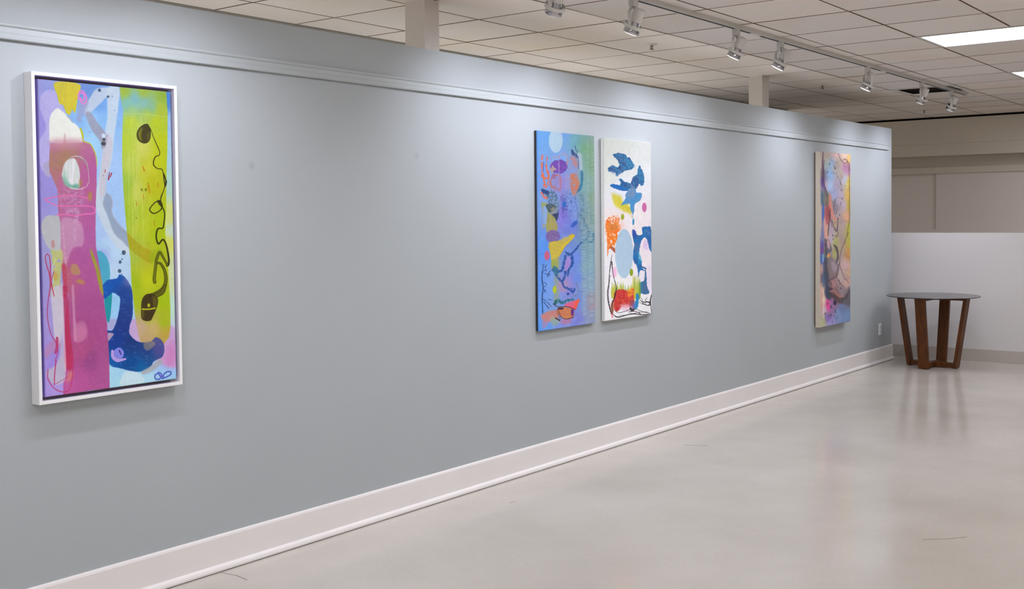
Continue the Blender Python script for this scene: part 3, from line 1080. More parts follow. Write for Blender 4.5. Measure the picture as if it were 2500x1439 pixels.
def paint_lime_and_magenta():
    A, B, D = (30, 160, 4.798), (30, 420, 4.798), (30, 700, 3.598)
    p = Paint(88, 184, 442, 976, 3.0)
    I = []
    for sh, x, y, c in [(A, 330, 250, (160, 160, 225)), (A, 450, 220, (155, 165, 225)), (A, 330, 650, (160, 150, 222)), (A, 340, 1200, (160, 148, 220)), (B, 400, 200, (160, 150, 220)),
                        (B, 380, 900, (165, 162, 215)), (B, 360, 1300, (160, 155, 215)), (D, 290, 200, (165, 150, 215)), (D, 330, 620, (160, 140, 215)), (D, 310, 900, (168, 145, 215)),
                        (A, 850, 230, (112, 150, 218)), (A, 960, 260, (110, 155, 218)), (A, 1050, 450, (118, 170, 232)), (A, 1080, 600, (140, 190, 240)), (A, 950, 650, (158, 205, 245)), (A, 800, 600, (140, 190, 240)),
                        (A, 950, 900, (165, 215, 247)), (A, 1230, 1200, (170, 205, 248)), (B, 1230, 150, (168, 205, 248)), (B, 1250, 500, (170, 206, 248)), (B, 1040, 700, (165, 200, 245)), (B, 1100, 800, (180, 218, 245)),
                        (B, 1230, 900, (190, 222, 246)), (B, 1050, 980, (165, 180, 235)), (B, 1200, 1120, (190, 218, 244)), (D, 900, 150, (150, 205, 242)), (D, 890, 260, (155, 205, 242)), (D, 900, 800, (160, 208, 238)),
                        (D, 1180, 830, (165, 212, 238)), (D, 1350, 780, (150, 200, 238)), (D, 1420, 720, (145, 195, 238)),
                        (A, 1850, 350, (75, 140, 215)), (A, 1850, 700, (160, 200, 238)), (A, 1850, 1000, (172, 214, 228)), (B, 1860, 150, (180, 218, 200)), (B, 1850, 500, (215, 225, 120)), (B, 1860, 800, (218, 225, 90)),
                        (B, 1870, 1200, (220, 222, 130)), (B, 1885, 700, (200, 225, 210)), (B, 1885, 1200, (200, 225, 210)), (D, 1420, 200, (190, 228, 205)), (D, 1420, 340, (190, 215, 220)), (D, 1425, 450, (190, 160, 205)), (D, 1420, 600, (195, 110, 185))]:
        I.append((sh, x, y, c))
    p.idw(I)
    # pale forked strokes and the grey branch
    p.sheet(*A)
    p.poly([(1000, 262), (1190, 248), (1185, 290), (1070, 410), (930, 540), (860, 560), (870, 470), (950, 330)], (205, 214, 226), alpha=.85, soft=5)
    p.poly([(960, 300), (1010, 250), (900, 240), (890, 330)], (105, 150, 215), alpha=.6, soft=10)
    p.sheet(*ABS)
    p.poly(cv(A, [(1130, 258), (1265, 248), (1252, 480), (1210, 800), (1165, 1150)]) + cv(B, [(1110, 30), (1090, 230), (1110, 420), (1210, 650), (1375, 880), (1365, 950), (1220, 850), (1070, 620), (985, 380), (1000, 200), (1035, 0)])
           + cv(A, [(1062, 1100), (1085, 850), (1125, 600), (1125, 420)]), (206, 220, 230), alpha=.9, soft=1.2)
    p.sheet(*A)
    p.poly([(1090, 820), (1170, 830), (1175, 1000), (1120, 1300), (1100, 1500), (1030, 1500), (1060, 1100)], (208, 200, 208), alpha=.75, soft=10)
    p.poly([(870, 555), (930, 540), (1010, 660), (1110, 790), (1110, 930), (1060, 960), (1040, 880), (940, 740)], (162, 163, 180), alpha=.9, soft=5)
    p.poly([(790, 430), (870, 380), (905, 430), (860, 560), (825, 600), (820, 650), (770, 640), (780, 540)], (160, 166, 200), alpha=.75, soft=10)
    p.ellipse(1082, 812, 24, 26, (216, 234, 248), alpha=.9, soft=4)
    p.dots([(1035, 282, 19), (1135, 357, 15), (1183, 352, 6), (1210, 515, 5)], (62, 80, 104))
    p.dots([(1080, 905, 28, 24), (1085, 858, 17)], (62, 58, 66), alpha=.85)
    p.dots([(1130, 813, 5), (920, 770, 6), (1078, 1280, 5)], (130, 60, 70))
    p.sheet(*B)
    p.poly([(1110, 240), (1160, 270), (1182, 340), (1175, 470), (1250, 590), (1345, 690), (1385, 760), (1385, 880), (1300, 800), (1200, 700), (1125, 500), (1072, 360)], (150, 166, 188), alpha=.85, soft=5)
    p.stroke([(1140, 250), (1180, 330), (1178, 470), (1250, 595), (1340, 685)], 9, (190, 170, 180), alpha=.8, soft=2)
    p.poly([(1060, 600), (1200, 830), (1180, 880), (1000, 700), (995, 480)], (190, 210, 245), alpha=.4, soft=20)
    # lavender combed shape
    p.sheet(*A)
    p.poly([(345, 400), (365, 330), (440, 285), (520, 300), (548, 400), (600, 470), (640, 560), (560, 560), (500, 620), (460, 720), (470, 860), (450, 1000), (455, 1280), (400, 1260), (340, 1150), (325, 960), (345, 850), (400, 770), (410, 690), (365, 560), (345, 480)],
           (180, 172, 228), alpha=.85, soft=2, comb=((224, 220, 246), .6, 13, .3, 4.0))
    p.poly([(380, 1150), (455, 1130), (460, 1290), (410, 1270)], (190, 180, 205), alpha=.7, soft=10, comb=((150, 145, 175), .5, 16, -.3, 3))
    # yellow petal
    p.poly([(517, 195), (800, 213), (785, 350), (762, 500), (748, 550), (716, 512), (692, 566), (650, 552), (612, 460), (570, 440), (545, 350)], (221, 205, 46), streak=((192, 182, 60), .45, 7))
    # pink curl
    p.stroke([(795, 380), (790, 330), (808, 295), (835, 292), (868, 330), (886, 385), (868, 432), (840, 440), (812, 400), (790, 370), (800, 325), (838, 320), (858, 350), (850, 385), (828, 398), (812, 372)], 17, (240, 132, 205), alpha=.92, rough=(3, 14))
    # lime panel
    p.sheet(*ABS)
    lime = cv(A, [(1270, 245), (1540, 262), (1815, 292), (1832, 560), (1826, 1000)]) + cv(B, [(1816, 0), (1812, 400), (1800, 700), (1832, 1050), (1852, 1439)]) + \
        cv(D, [(1396, 200), (1395, 360), (1382, 440), (1335, 505), (1255, 540), (1200, 556), (1135, 490), (1110, 400), (1085, 250)]) + \
        cv(B, [(1405, 1300), (1392, 1000), (1345, 620), (1312, 200), (1302, 0)]) + cv(A, [(1298, 1100), (1300, 800), (1312, 520), (1285, 400)])
    # pink ground at the bottom right first
    p.poly(cv(D, [(1050, 285), (1160, 288), (1300, 328), (1450, 375), (1452, 695), (1300, 660), (1100, 510), (1025, 400)]), (197, 162, 208), alpha=.9, soft=2)
    p.poly(cv(D, [(1140, 290), (1210, 292), (1200, 350), (1150, 350)]), (232, 120, 190), alpha=.6, soft=7)
    p.poly(cv(D, [(1370, 520), (1450, 480), (1452, 695), (1330, 670)]), (205, 118, 182), alpha=.6, soft=9)
    p.poly(cv(D, [(835, 285), (940, 285), (920, 360), (850, 370)]), (170, 165, 210), alpha=.8, soft=2)
    m = p.mask(lime, 0.5, smooth=False)
    p.idw([(A, 1330, 300, (165, 192, 50)), (A, 1550, 300, (168, 192, 50)), (A, 1780, 330, (155, 188, 55)), (A, 1350, 440, (130, 195, 185)), (A, 1450, 390, (128, 190, 205)), (A, 1560, 430, (135, 192, 190)), (A, 1640, 480, (135, 190, 160)),
           (A, 1750, 500, (180, 198, 50)), (A, 1400, 530, (165, 205, 130)), (A, 1600, 560, (180, 205, 70)), (A, 1400, 640, (188, 210, 25)), (A, 1700, 640, (192, 208, 20)), (A, 1350, 900, (182, 208, 40)), (A, 1550, 950, (208, 212, 80)),
           (A, 1750, 900, (195, 208, 12)), (A, 1400, 1150, (190, 210, 70)), (A, 1600, 1200, (205, 205, 40)), (A, 1750, 1100, (195, 205, 10)), (A, 1340, 1350, (160, 200, 60)), (A, 1650, 1380, (195, 195, 15)),
           (B, 1340, 150, (155, 192, 40)), (B, 1480, 200, (200, 212, 70)), (B, 1650, 150, (190, 195, 15)), (B, 1780, 500, (180, 200, 10)), (B, 1380, 500, (160, 195, 25)), (B, 1550, 600, (185, 205, 30)), (B, 1700, 700, (175, 200, 10)),
           (B, 1450, 950, (165, 192, 50)), (B, 1600, 1000, (185, 185, 30)), (B, 1780, 1200, (182, 195, 10)), (B, 1440, 1300, (165, 190, 20)), (B, 1600, 1250, (195, 205, 20)), (D, 1110, 100, (170, 190, 20)), (D, 1330, 120, (165, 192, 8)),
           (D, 1200, 280, (175, 180, 60)), (D, 1340, 300, (165, 185, 20)), (D, 1150, 340, (195, 165, 140)), (D, 1250, 360, (200, 175, 110)), (D, 1360, 420, (190, 165, 60)), (D, 1200, 460, (188, 160, 110)), (D, 1320, 470, (185, 160, 80))], m, .97)
    nz = p.noise(70, .8, 2)
    band = np.exp(-((np.arange(p.w) / p.ss + p.x0 - (30 + 1460 / 4.798)) / 28.0) ** 2)[None, :]
    rows = np.arange(p.h) / p.ss + p.y0
    p.put(m * np.clip((nz - .42) * 6, 0, 1) * band * (np.clip((rows - 276) / 8, 0, 1) * np.clip((690 - rows) / 90, 0, 1))[:, None], (222, 224, 130), .5)
    p.stroke(cv(A, [(1305, 548), (1560, 560), (1825, 590)]), 1.6, (210, 222, 130), alpha=.6, soft=.6)
    p.sheet(*B)
    p.poly([(1352, 690), (1400, 740), (1530, 860), (1660, 935), (1640, 1060), (1500, 985), (1390, 885)], (176, 165, 22), alpha=.75, soft=6)
    p.poly([(1620, 940), (1760, 880), (1740, 1000), (1640, 1060)], (150, 185, 10), alpha=.5, soft=12)
    # dark blob with its dripping line
    p.sheet(*A)
    p.poly([(1600, 678), (1560, 680), (1502, 722), (1472, 790), (1490, 862), (1552, 897), (1600, 882), (1626, 830), (1626, 740)], (62, 54, 20), alpha=.93, soft=2)
    p.poly([(1510, 730), (1535, 720), (1520, 800), (1530, 870), (1500, 850), (1484, 790)], (135, 132, 32), alpha=.85, soft=8)
    p.poly([(1590, 800), (1620, 760), (1615, 840), (1595, 870)], (110, 105, 30), alpha=.6, soft=8)
    p.stroke([(1600, 678), (1560, 680), (1502, 722), (1472, 790), (1490, 862), (1552, 897), (1600, 882), (1626, 830), (1626, 740), (1600, 680)], 8, (48, 44, 12))
    p.sheet(*ABS)
    p.stroke(cv(A, [(1622, 715), (1645, 770), (1670, 840), (1710, 930), (1738, 1000), (1728, 1040), (1690, 1055), (1668, 1100), (1668, 1155), (1712, 1195), (1765, 1205), (1790, 1290), (1815, 1345), (1800, 1400)]) + cv(B, [(1780, 0), (1808, 90), (1785, 200), (1755, 275), (1748, 320)]),
             [2, 1.5, 1.7, 2, 2, 2, 2.4, 2.6, 2.6, 2, 2, 2, 3, 2.4, 2, 2.8, 1.8, 3, 2], (56, 54, 10))
    p.sheet(*B)
    p.stroke([(1748, 322), (1690, 340), (1632, 400), (1622, 438), (1668, 474), (1735, 442), (1765, 395), (1742, 332), (1712, 332)], [16, 12, 13, 14, 13, 12, 18, 24, 18], (60, 60, 8))
    p.poly([(1705, 325), (1750, 325), (1775, 400), (1740, 385)], (55, 52, 10), alpha=.9)
    p.stroke([(1765, 395), (1795, 470), (1787, 580), (1772, 645), (1715, 655), (1695, 745), (1722, 830), (1775, 780), (1815, 850), (1842, 1000), (1838, 1075), (1820, 1085)], [14, 14, 15, 16, 18, 18, 20, 20, 20, 24, 26, 24], (58, 60, 6))
    pts = [(1825, 1080), (1775, 985), (1735, 930), (1700, 1010), (1690, 1080), (1672, 1240), (1678, 1280)]
    p.stroke(pts, [24, 28, 32, 34, 34, 38, 40], (62, 64, 8))
    p.stroke(pts, [12, 16, 18, 20, 22, 26, 28], (112, 118, 10))
    pts = [(1705, 1060), (1745, 1062), (1795, 1150), (1808, 1260), (1780, 1350), (1700, 1410), (1620, 1440)]
    p.stroke(pts, [24, 30, 36, 42, 46, 44, 44], (62, 62, 10))
    p.stroke(pts, [12, 18, 24, 30, 34, 30, 30], (104, 108, 14))
    p.sheet(*D)
    p.stroke([(1345, -10), (1325, 40), (1285, 62), (1250, 80)], [36, 40, 44, 40], (66, 62, 12))
    p.stroke([(1345, -10), (1325, 40), (1285, 62), (1250, 80)], [24, 28, 30, 26], (98, 96, 18))
    p.poly([(1180, 62), (1240, 58), (1285, 100), (1278, 170), (1245, 250), (1222, 290), (1180, 296), (1142, 272), (1137, 190), (1146, 108)], (60, 46, 20), alpha=.95, soft=1.5)
    p.poly([(1238, 75), (1278, 100), (1270, 165), (1250, 180)], (105, 95, 28), alpha=.7, soft=6)
    p.poly([(1145, 200), (1165, 200), (1160, 270), (1145, 255)], (105, 95, 28), alpha=.7, soft=5)
    p.stroke([(1148, 190), (1200, 192), (1262, 182)], 13, (186, 186, 30), soft=1)
    p.ellipse(1205, 157, 12, 17, (186, 190, 30))
    # flecks
    p.sheet(*A)
    p.stroke([(1150, 1240), (1138, 1325)], [8, 16], (176, 32, 44)); p.stroke([(1174, 1250), (1158, 1295)], [14, 10], (176, 32, 44)); p.stroke([(1101, 1208), (1096, 1240)], 8, (170, 70, 75))
    p.stroke([(1542, 1168), (1556, 1222)], [10, 16], (196, 128, 20)); p.stroke([(1605, 1390), (1612, 1439)], 13, (205, 130, 20)); p.stroke([(1713, 1355), (1718, 1410)], 8, (200, 150, 20))
    p.sheet(*B)
    for (x, y, l, w) in ((1612, 185, 90, 12), (1545, 272, 60, 9), (1463, 350, 56, 9), (1675, 590, 64, 10), (1718, 140, 60, 7)):
        p.stroke([(x - 3, y - l / 2), (x + 5, y + l / 2)], [w * .5, w], (196, 124, 18))
    p.dots([(1575, 195, 15, 20), (1525, 195, 12, 18), (1462, 528, 8), (1340, 378, 5), (1370, 390, 5), (1600, 125, 8), (1540, 215, 5), (1416, 130, 4), (1168, 260, 3), (1280, 297, 3)], (120, 130, 12), alpha=.8)
    p.dots([(1315, 932, 23, 28), (1295, 1010, 9), (1272, 1043, 17, 20), (1265, 1148, 21, 23), (1290, 1185, 7), (1287, 953, 5), (1318, 1228, 5)], (66, 84, 112))
    # teal combed leaf and dark blue form
    p.poly([(995, 930), (1060, 925), (1120, 1000), (1150, 1110), (1145, 1270), (1080, 1330), (1040, 1150)], (60, 165, 196), alpha=.95, soft=3, comb=((130, 200, 215), .55, 15, .25, 2.5))
    p.sheet(*D)
    p.poly([(850, 80), (882, 55), (862, 280), (835, 285), (815, 100)], (10, 140, 152), alpha=.95, comb=((90, 190, 190), .5, 12, .2, 2))
    p.sheet(*ABS)
    blue = cv(B, [(1070, 1310), (1130, 1255), (1235, 1235), (1262, 1190), (1325, 1222), (1395, 1330), (1415, 1439)]) + cv(D, [(1062, 100), (1060, 250), (1032, 350), (1040, 420), (1120, 482), (1220, 478), (1270, 440), (1332, 490), (1328, 605), (1250, 650), (1200, 722), (1090, 742), (960, 712), (868, 682), (852, 600), (846, 420), (835, 380), (890, 370), (935, 250), (955, 100), (925, 62), (885, 45), (812, 95), (795, -10)])
    m = p.poly(blue, (26, 64, 138), soft=.7, rough=(.7, 5))
    p.idw([(B, 1100, 1350, (16, 100, 196)), (B, 1250, 1250, (20, 95, 190)), (B, 1360, 1280, (110, 120, 185)), (B, 1330, 1400, (34, 74, 150)), (D, 1000, 40, (28, 72, 155)), (D, 1000, 200, (36, 66, 140)), (D, 980, 350, (34, 58, 138)),
           (D, 900, 480, (22, 62, 150)), (D, 1050, 500, (28, 58, 125)), (D, 870, 640, (12, 100, 175)), (D, 1050, 650, (10, 78, 145)), (D, 1150, 700, (8, 105, 165)), (D, 1180, 560, (34, 62, 130)), (D, 1290, 560, (84, 82, 150)), (D, 1290, 470, (96, 92, 140)), (D, 1200, 640, (28, 84, 140))], m, .95)
    yy, xx = np.mgrid[0:p.h, 0:p.w].astype(np.float32)
    rd = np.clip(np.sin((yy + .3 * xx) / (2.6 * p.ss) * 2 * math.pi + p.noise(16, 16, 2) * 22) * 1.5 - .5, 0, 1)
    p.put(m * rd, (20, 44, 104), .5)
    p.put(m * np.clip(p.noise(4, 9, 2) * 4 - 2.6, 0, 1), (70, 120, 196), .5)
    p.sheet(*D)
    p.poly([(1170, 470), (1230, 470), (1262, 500), (1200, 556), (1160, 530)], (170, 150, 120), alpha=.55, soft=4)
    p.poly([(845, 400), (895, 405), (890, 422), (848, 470)], (205, 170, 190), alpha=.8, soft=2)
    p.stroke([(885, 560), (890, 610), (930, 640), (1000, 630)], [24, 30, 34, 14], (176, 152, 218))
    p.poly([(905, 548), (945, 528), (984, 565), (972, 618), (920, 622), (898, 580)], (128, 130, 218))
    p.stroke([(946, 556), (960, 590)], [14, 8], (56, 50, 130))
    p.poly([(985, 752), (1080, 742), (1155, 790), (1148, 840), (960, 868)], (200, 222, 234), alpha=.75, soft=4)
    p.poly([(1140, 742), (1220, 695), (1290, 640), (1325, 660), (1240, 738), (1160, 768)], (176, 178, 178), alpha=.85, soft=3, comb=((130, 150, 170), .6, 10, .8, 2))
    p.stroke([(1285, 760), (1260, 775), (1262, 805), (1290, 812), (1318, 790), (1312, 760), (1288, 752), (1300, 775), (1328, 806), (1336, 770), (1362, 748), (1395, 745), (1398, 768), (1368, 788), (1336, 800)], 12, (78, 88, 182), alpha=.95)
    # the magenta figure
    p.sheet(*ABS)
    body = cv(A, [(465, 905), (600, 880), (760, 895), (860, 878), (930, 920), (982, 1020), (1001, 1150), (998, 1350)]) + cv(B, [(998, 150), (990, 330), (985, 650), (990, 860), (1020, 1040), (1062, 1280), (1078, 1439)]) + \
        cv(D, [(815, 150), (838, 320), (855, 600), (860, 888), (690, 906), (452, 945), (455, 750), (458, 600), (470, 300), (500, 60)]) + cv(B, [(600, 1240), (590, 1000), (575, 800), (560, 560), (548, 420), (550, 300), (538, 180), (490, 70), (465, 0)]) + cv(A, [(455, 1280), (446, 1150), (452, 1020)])
    m = p.mask(body, .4, smooth=False)
    p.idw([(A, 520, 950, (190, 120, 140)), (A, 700, 960, (178, 122, 118)), (A, 900, 960, (188, 105, 150)), (A, 480, 1100, (178, 128, 108)), (A, 560, 1080, (172, 130, 100)), (A, 640, 1020, (172, 130, 92)), (A, 950, 1200, (188, 92, 155)), (A, 500, 1350, (185, 120, 118)),
           (B, 600, 150, (190, 105, 150)), (B, 900, 150, (188, 95, 152)), (B, 750, 350, (185, 105, 155)), (B, 950, 500, (186, 92, 155)), (B, 650, 650, (190, 110, 160)), (B, 900, 750, (184, 95, 160)), (B, 800, 1050, (180, 88, 155)), (B, 950, 1300, (178, 85, 150)),
           (B, 600, 1200, (190, 100, 120)), (D, 700, 150, (170, 78, 140)), (D, 700, 400, (168, 72, 132)), (D, 620, 560, (176, 76, 128)), (D, 800, 700, (168, 78, 138)), (D, 600, 800, (180, 80, 145)), (D, 480, 850, (185, 85, 150)), (D, 690, 640, (148, 66, 128))], m, .97)
    nz = p.noise(7, 7, 3)
    p.put(m * np.clip((nz - .5) * 2, 0, .5), (196, 110, 160), .35)
    p.sheet(*A)
    p.stroke([(815, 735), (835, 800), (850, 878), (930, 915), (990, 1040), (1003, 1170)], [24, 26, 14, 12, 11, 8], (200, 200, 40), alpha=.95)
    p.poly([(540, 497), (600, 530), (660, 585), (710, 650), (770, 690), (812, 760), (826, 850), (820, 890), (640, 900), (468, 890), (452, 800), (450, 680), (470, 570)], (241, 243, 230), soft=3)
    p.stroke([(655, 590), (700, 620), (720, 660)], 16, (170, 180, 190), alpha=.6, soft=3)
    p.poly([(480, 850), (820, 850), (800, 920), (640, 940), (480, 920)], (222, 180, 188), alpha=.7, soft=26)
    p.poly([(490, 880), (820, 880), (900, 960), (640, 990), (470, 960)], (196, 130, 150), alpha=.5, soft=24)
    p.stroke([(630, 790), (628, 930)], [10, 34], (196, 140, 140), alpha=.6, soft=6)
    p.sheet(*ABS)
    p.poly(cv(A, [(655, 1105), (740, 1080), (785, 1160), (803, 1250), (800, 1350)]) + cv(B, [(800, 160), (740, 188), (680, 170), (620, 100), (592, 10)]) + cv(A, [(600, 1250), (620, 1160)]), (214, 220, 214), streak=((236, 232, 236), .9, 2.2), soft=.6)
    p.poly(cv(B, [(600, 20), (640, 80), (700, 140), (790, 130), (780, 178), (700, 178), (630, 120)]), (78, 160, 132), alpha=.8, soft=2.5)
    p.poly(cv(A, [(610, 1230), (650, 1240), (660, 1400), (620, 1380)]), (150, 200, 175), alpha=.6, soft=3)
    p.poly(cv(B, [(800, 80), (830, 100), (815, 160), (795, 150)]), (170, 140, 60), alpha=.7, soft=2)
    p.stroke(cv(A, [(596, 1290), (612, 1180), (655, 1105), (730, 1055), (800, 1062), (850, 1095), (885, 1150), (905, 1250), (912, 1350)]) + cv(B, [(900, 120), (875, 165), (835, 170)]), [1.6, 1.6, 2, 2, 4, 4.6, 4, 1.4, 1.4, 1.6, 1.6, 1.6], (212, 200, 196), alpha=.85)
    p.stroke(cv(A, [(780, 1062), (850, 1098), (882, 1150), (900, 1240)]), [2, 4, 3, 1], (150, 130, 130), alpha=.8)
    p.stroke(cv(B, [(690, 175), (760, 190), (840, 185)]), 3, (225, 205, 205), alpha=.8)
    p.sheet(*B)
    p.poly([(560, 200), (720, 190), (840, 220), (830, 420), (780, 500), (600, 420)], (206, 160, 196), alpha=.45, soft=14, splat=(22, .5))
    p.stroke([(640, 470), (760, 430), (740, 700), (760, 800)], [30, 50, 40, 20], (214, 176, 210), alpha=.7, soft=8, dry=(14, .5))
    p.poly([(580, 560), (740, 540), (830, 620), (840, 840), (720, 880), (640, 1060), (590, 930)], (200, 150, 180), alpha=.5, soft=8, comb=((232, 204, 224), .55, 13, -.35, 3))
    p.stroke([(600, 600), (615, 780), (625, 900), (640, 1080)], 18, (220, 190, 205), alpha=.6, dry=(10, .5), soft=2)
    p.stroke([(890, 297), (800, 272), (690, 264), (550, 277), (400, 306), (455, 345), (540, 382), (700, 386), (860, 385), (955, 398), (982, 440), (962, 472), (860, 480), (745, 500), (640, 486), (530, 490)], 14, (238, 118, 182), alpha=.93, rough=(3, 12))
    p.ellipse(922, 272, 28, 56, (180, 140, 80), alpha=.8, soft=8)
    p.poly([(705, 1075), (770, 1075), (808, 1170), (760, 1195), (698, 1165)], (186, 146, 100), alpha=.85, soft=6)
    p.poly([(790, 1240), (850, 1270), (850, 1300), (760, 1280)], (190, 146, 70), alpha=.8, soft=8)
    p.poly([(925, 880), (962, 960), (1020, 1120), (1062, 1300), (1072, 1439), (1025, 1330), (985, 1130), (935, 980)], (160, 168, 48), alpha=.9, soft=4)
    # shell, stems and leaf on the left
    p.poly([(470, 890), (580, 890), (605, 1000), (575, 1200), (560, 1439), (470, 1439), (495, 1200), (480, 1050)], (190, 195, 112), alpha=.9, soft=8, splat=(60, .3), comb=((222, 222, 160), .5, 20, .4, 4))
    p.poly([(566, 530), (505, 500), (420, 502), (372, 560), (354, 645), (380, 760), (430, 868), (490, 902), (560, 902), (578, 800)], (204, 205, 206), soft=2, comb=((140, 144, 152), .6, 15, -.28, 3))
    p.poly([(470, 800), (500, 790), (510, 860), (480, 880)], (196, 130, 130), alpha=.7, soft=4)
    p.ellipse(520, 1210, 30, 50, (200, 160, 70), alpha=.7, soft=10)
    p.stroke([(520, 1010), (480, 1120), (500, 1300)], 8, (222, 224, 190), alpha=.7)
    p.stroke([(610, 1080), (625, 1250), (620, 1440)], 44, (196, 66, 92), alpha=.8, soft=8, dry=(24, .36))
    p.sheet(*D)
    p.poly([(352, 30), (430, -10), (448, 200), (440, 460), (384, 468), (362, 250)], (196, 190, 206), alpha=.9, soft=4, comb=((232, 226, 226), .7, 9, .1, 2))
    p.poly([(430, 380), (450, 560), (470, 800), (380, 852), (312, 770), (318, 720), (390, 680), (425, 560)], (192, 184, 204), alpha=.92, soft=3, comb=((164, 156, 186), .6, 9, .6, 2))
    p.poly([(345, 470), (410, 440), (430, 520), (360, 560), (300, 620), (295, 540)], (190, 130, 170), alpha=.6, soft=8)
    p.poly([(400, 540), (425, 600), (350, 700), (310, 700)], (152, 130, 214), alpha=.8, soft=8)
    p.stroke([(470, 0), (480, 200), (490, 400), (500, 560), (505, 700)], [44, 44, 50, 70, 60], (186, 44, 84), alpha=.8, soft=5)
    p.poly([(434, 0), (452, 0), (466, 380), (480, 700), (462, 700), (446, 380)], (220, 190, 200), alpha=.5, soft=2, comb=((238, 222, 226), .6, 8, .1, 2))
    p.poly([(530, 0), (548, 0), (560, 260), (572, 440), (548, 460), (538, 240)], (206, 150, 182), alpha=.45, soft=3, comb=((232, 200, 218), .6, 9, .15, 2))
    p.poly([(560, 330), (640, 300), (660, 430), (570, 480)], (196, 120, 160), alpha=.35, soft=8, comb=((226, 176, 200), .5, 11, -.5, 3))
    p.poly([(540, 380), (640, 330), (660, 420), (560, 470)], (214, 130, 170), alpha=.4, soft=14)
    p.poly([(500, 740), (540, 740), (530, 800), (480, 830)], (210, 130, 110), alpha=.6, soft=8)
    for pts, w in (([(350, -40), (325, 100), (316, 250), (345, 400), (400, 500), (405, 560), (385, 640)], 8), ([(320, 720), (320, 800), (370, 880), (440, 915), (500, 900), (530, 800), (540, 640), (530, 540)], 9),
                   ([(390, 640), (378, 760), (375, 850)], 10), ([(375, 850), (440, 815), (490, 780)], 5), ([(400, 440), (398, 520), (385, 570)], 22)):
        p.stroke(pts, w, (182, 52, 104), alpha=.8)
    p.sheet(*B)
    for pts in ([(422, 945), (398, 985), (410, 1060), (445, 1180), (458, 1300), (440, 1439)], [(422, 945), (448, 980), (458, 1080), (462, 1250), (500, 1439)]):
        p.stroke(pts, [9, 10, 11, 13, 13, 11], (196, 52, 84), alpha=.9)
    p.stroke([(505, 1150), (485, 1200), (465, 1260)], 9, (196, 60, 80), alpha=.8)
    return p.texture('canvas_lime_and_magenta', [(96.3, 192.3), (419.3, 221.9), (433, 924.6), (112.8, 967.6)], 760, 1560, GAIN[0])


def ridges(p, sheet, x0, x1, y0, y1, spacing, light, dark, seed):
    """rows of squeegeed paint ridges, light crest over a dark lip"""
    p.sheet(*sheet)
    rng = np.random.default_rng(seed)
    y = y0
    while y < y1:
        for (fx0, fx1) in ((x0, x0 + .45 * (x1 - x0)), (x0 + .5 * (x1 - x0), x1)):
            if rng.random() < .86:
                a, b = fx0 + rng.uniform(0, 12), fx1 - rng.uniform(0, 16)
                bow = rng.uniform(3, 8)
                yy = y + rng.uniform(-3, 3)
                pts = [(a, yy), ((a + b) / 2, yy + bow), (b, yy - 1)]
                p.stroke([(u, v + 5) for u, v in pts], 3.4, dark, alpha=.55)
                p.stroke(pts, [2.5, 4.5, 3], light, alpha=.85)
        y += spacing * rng.uniform(.85, 1.15)


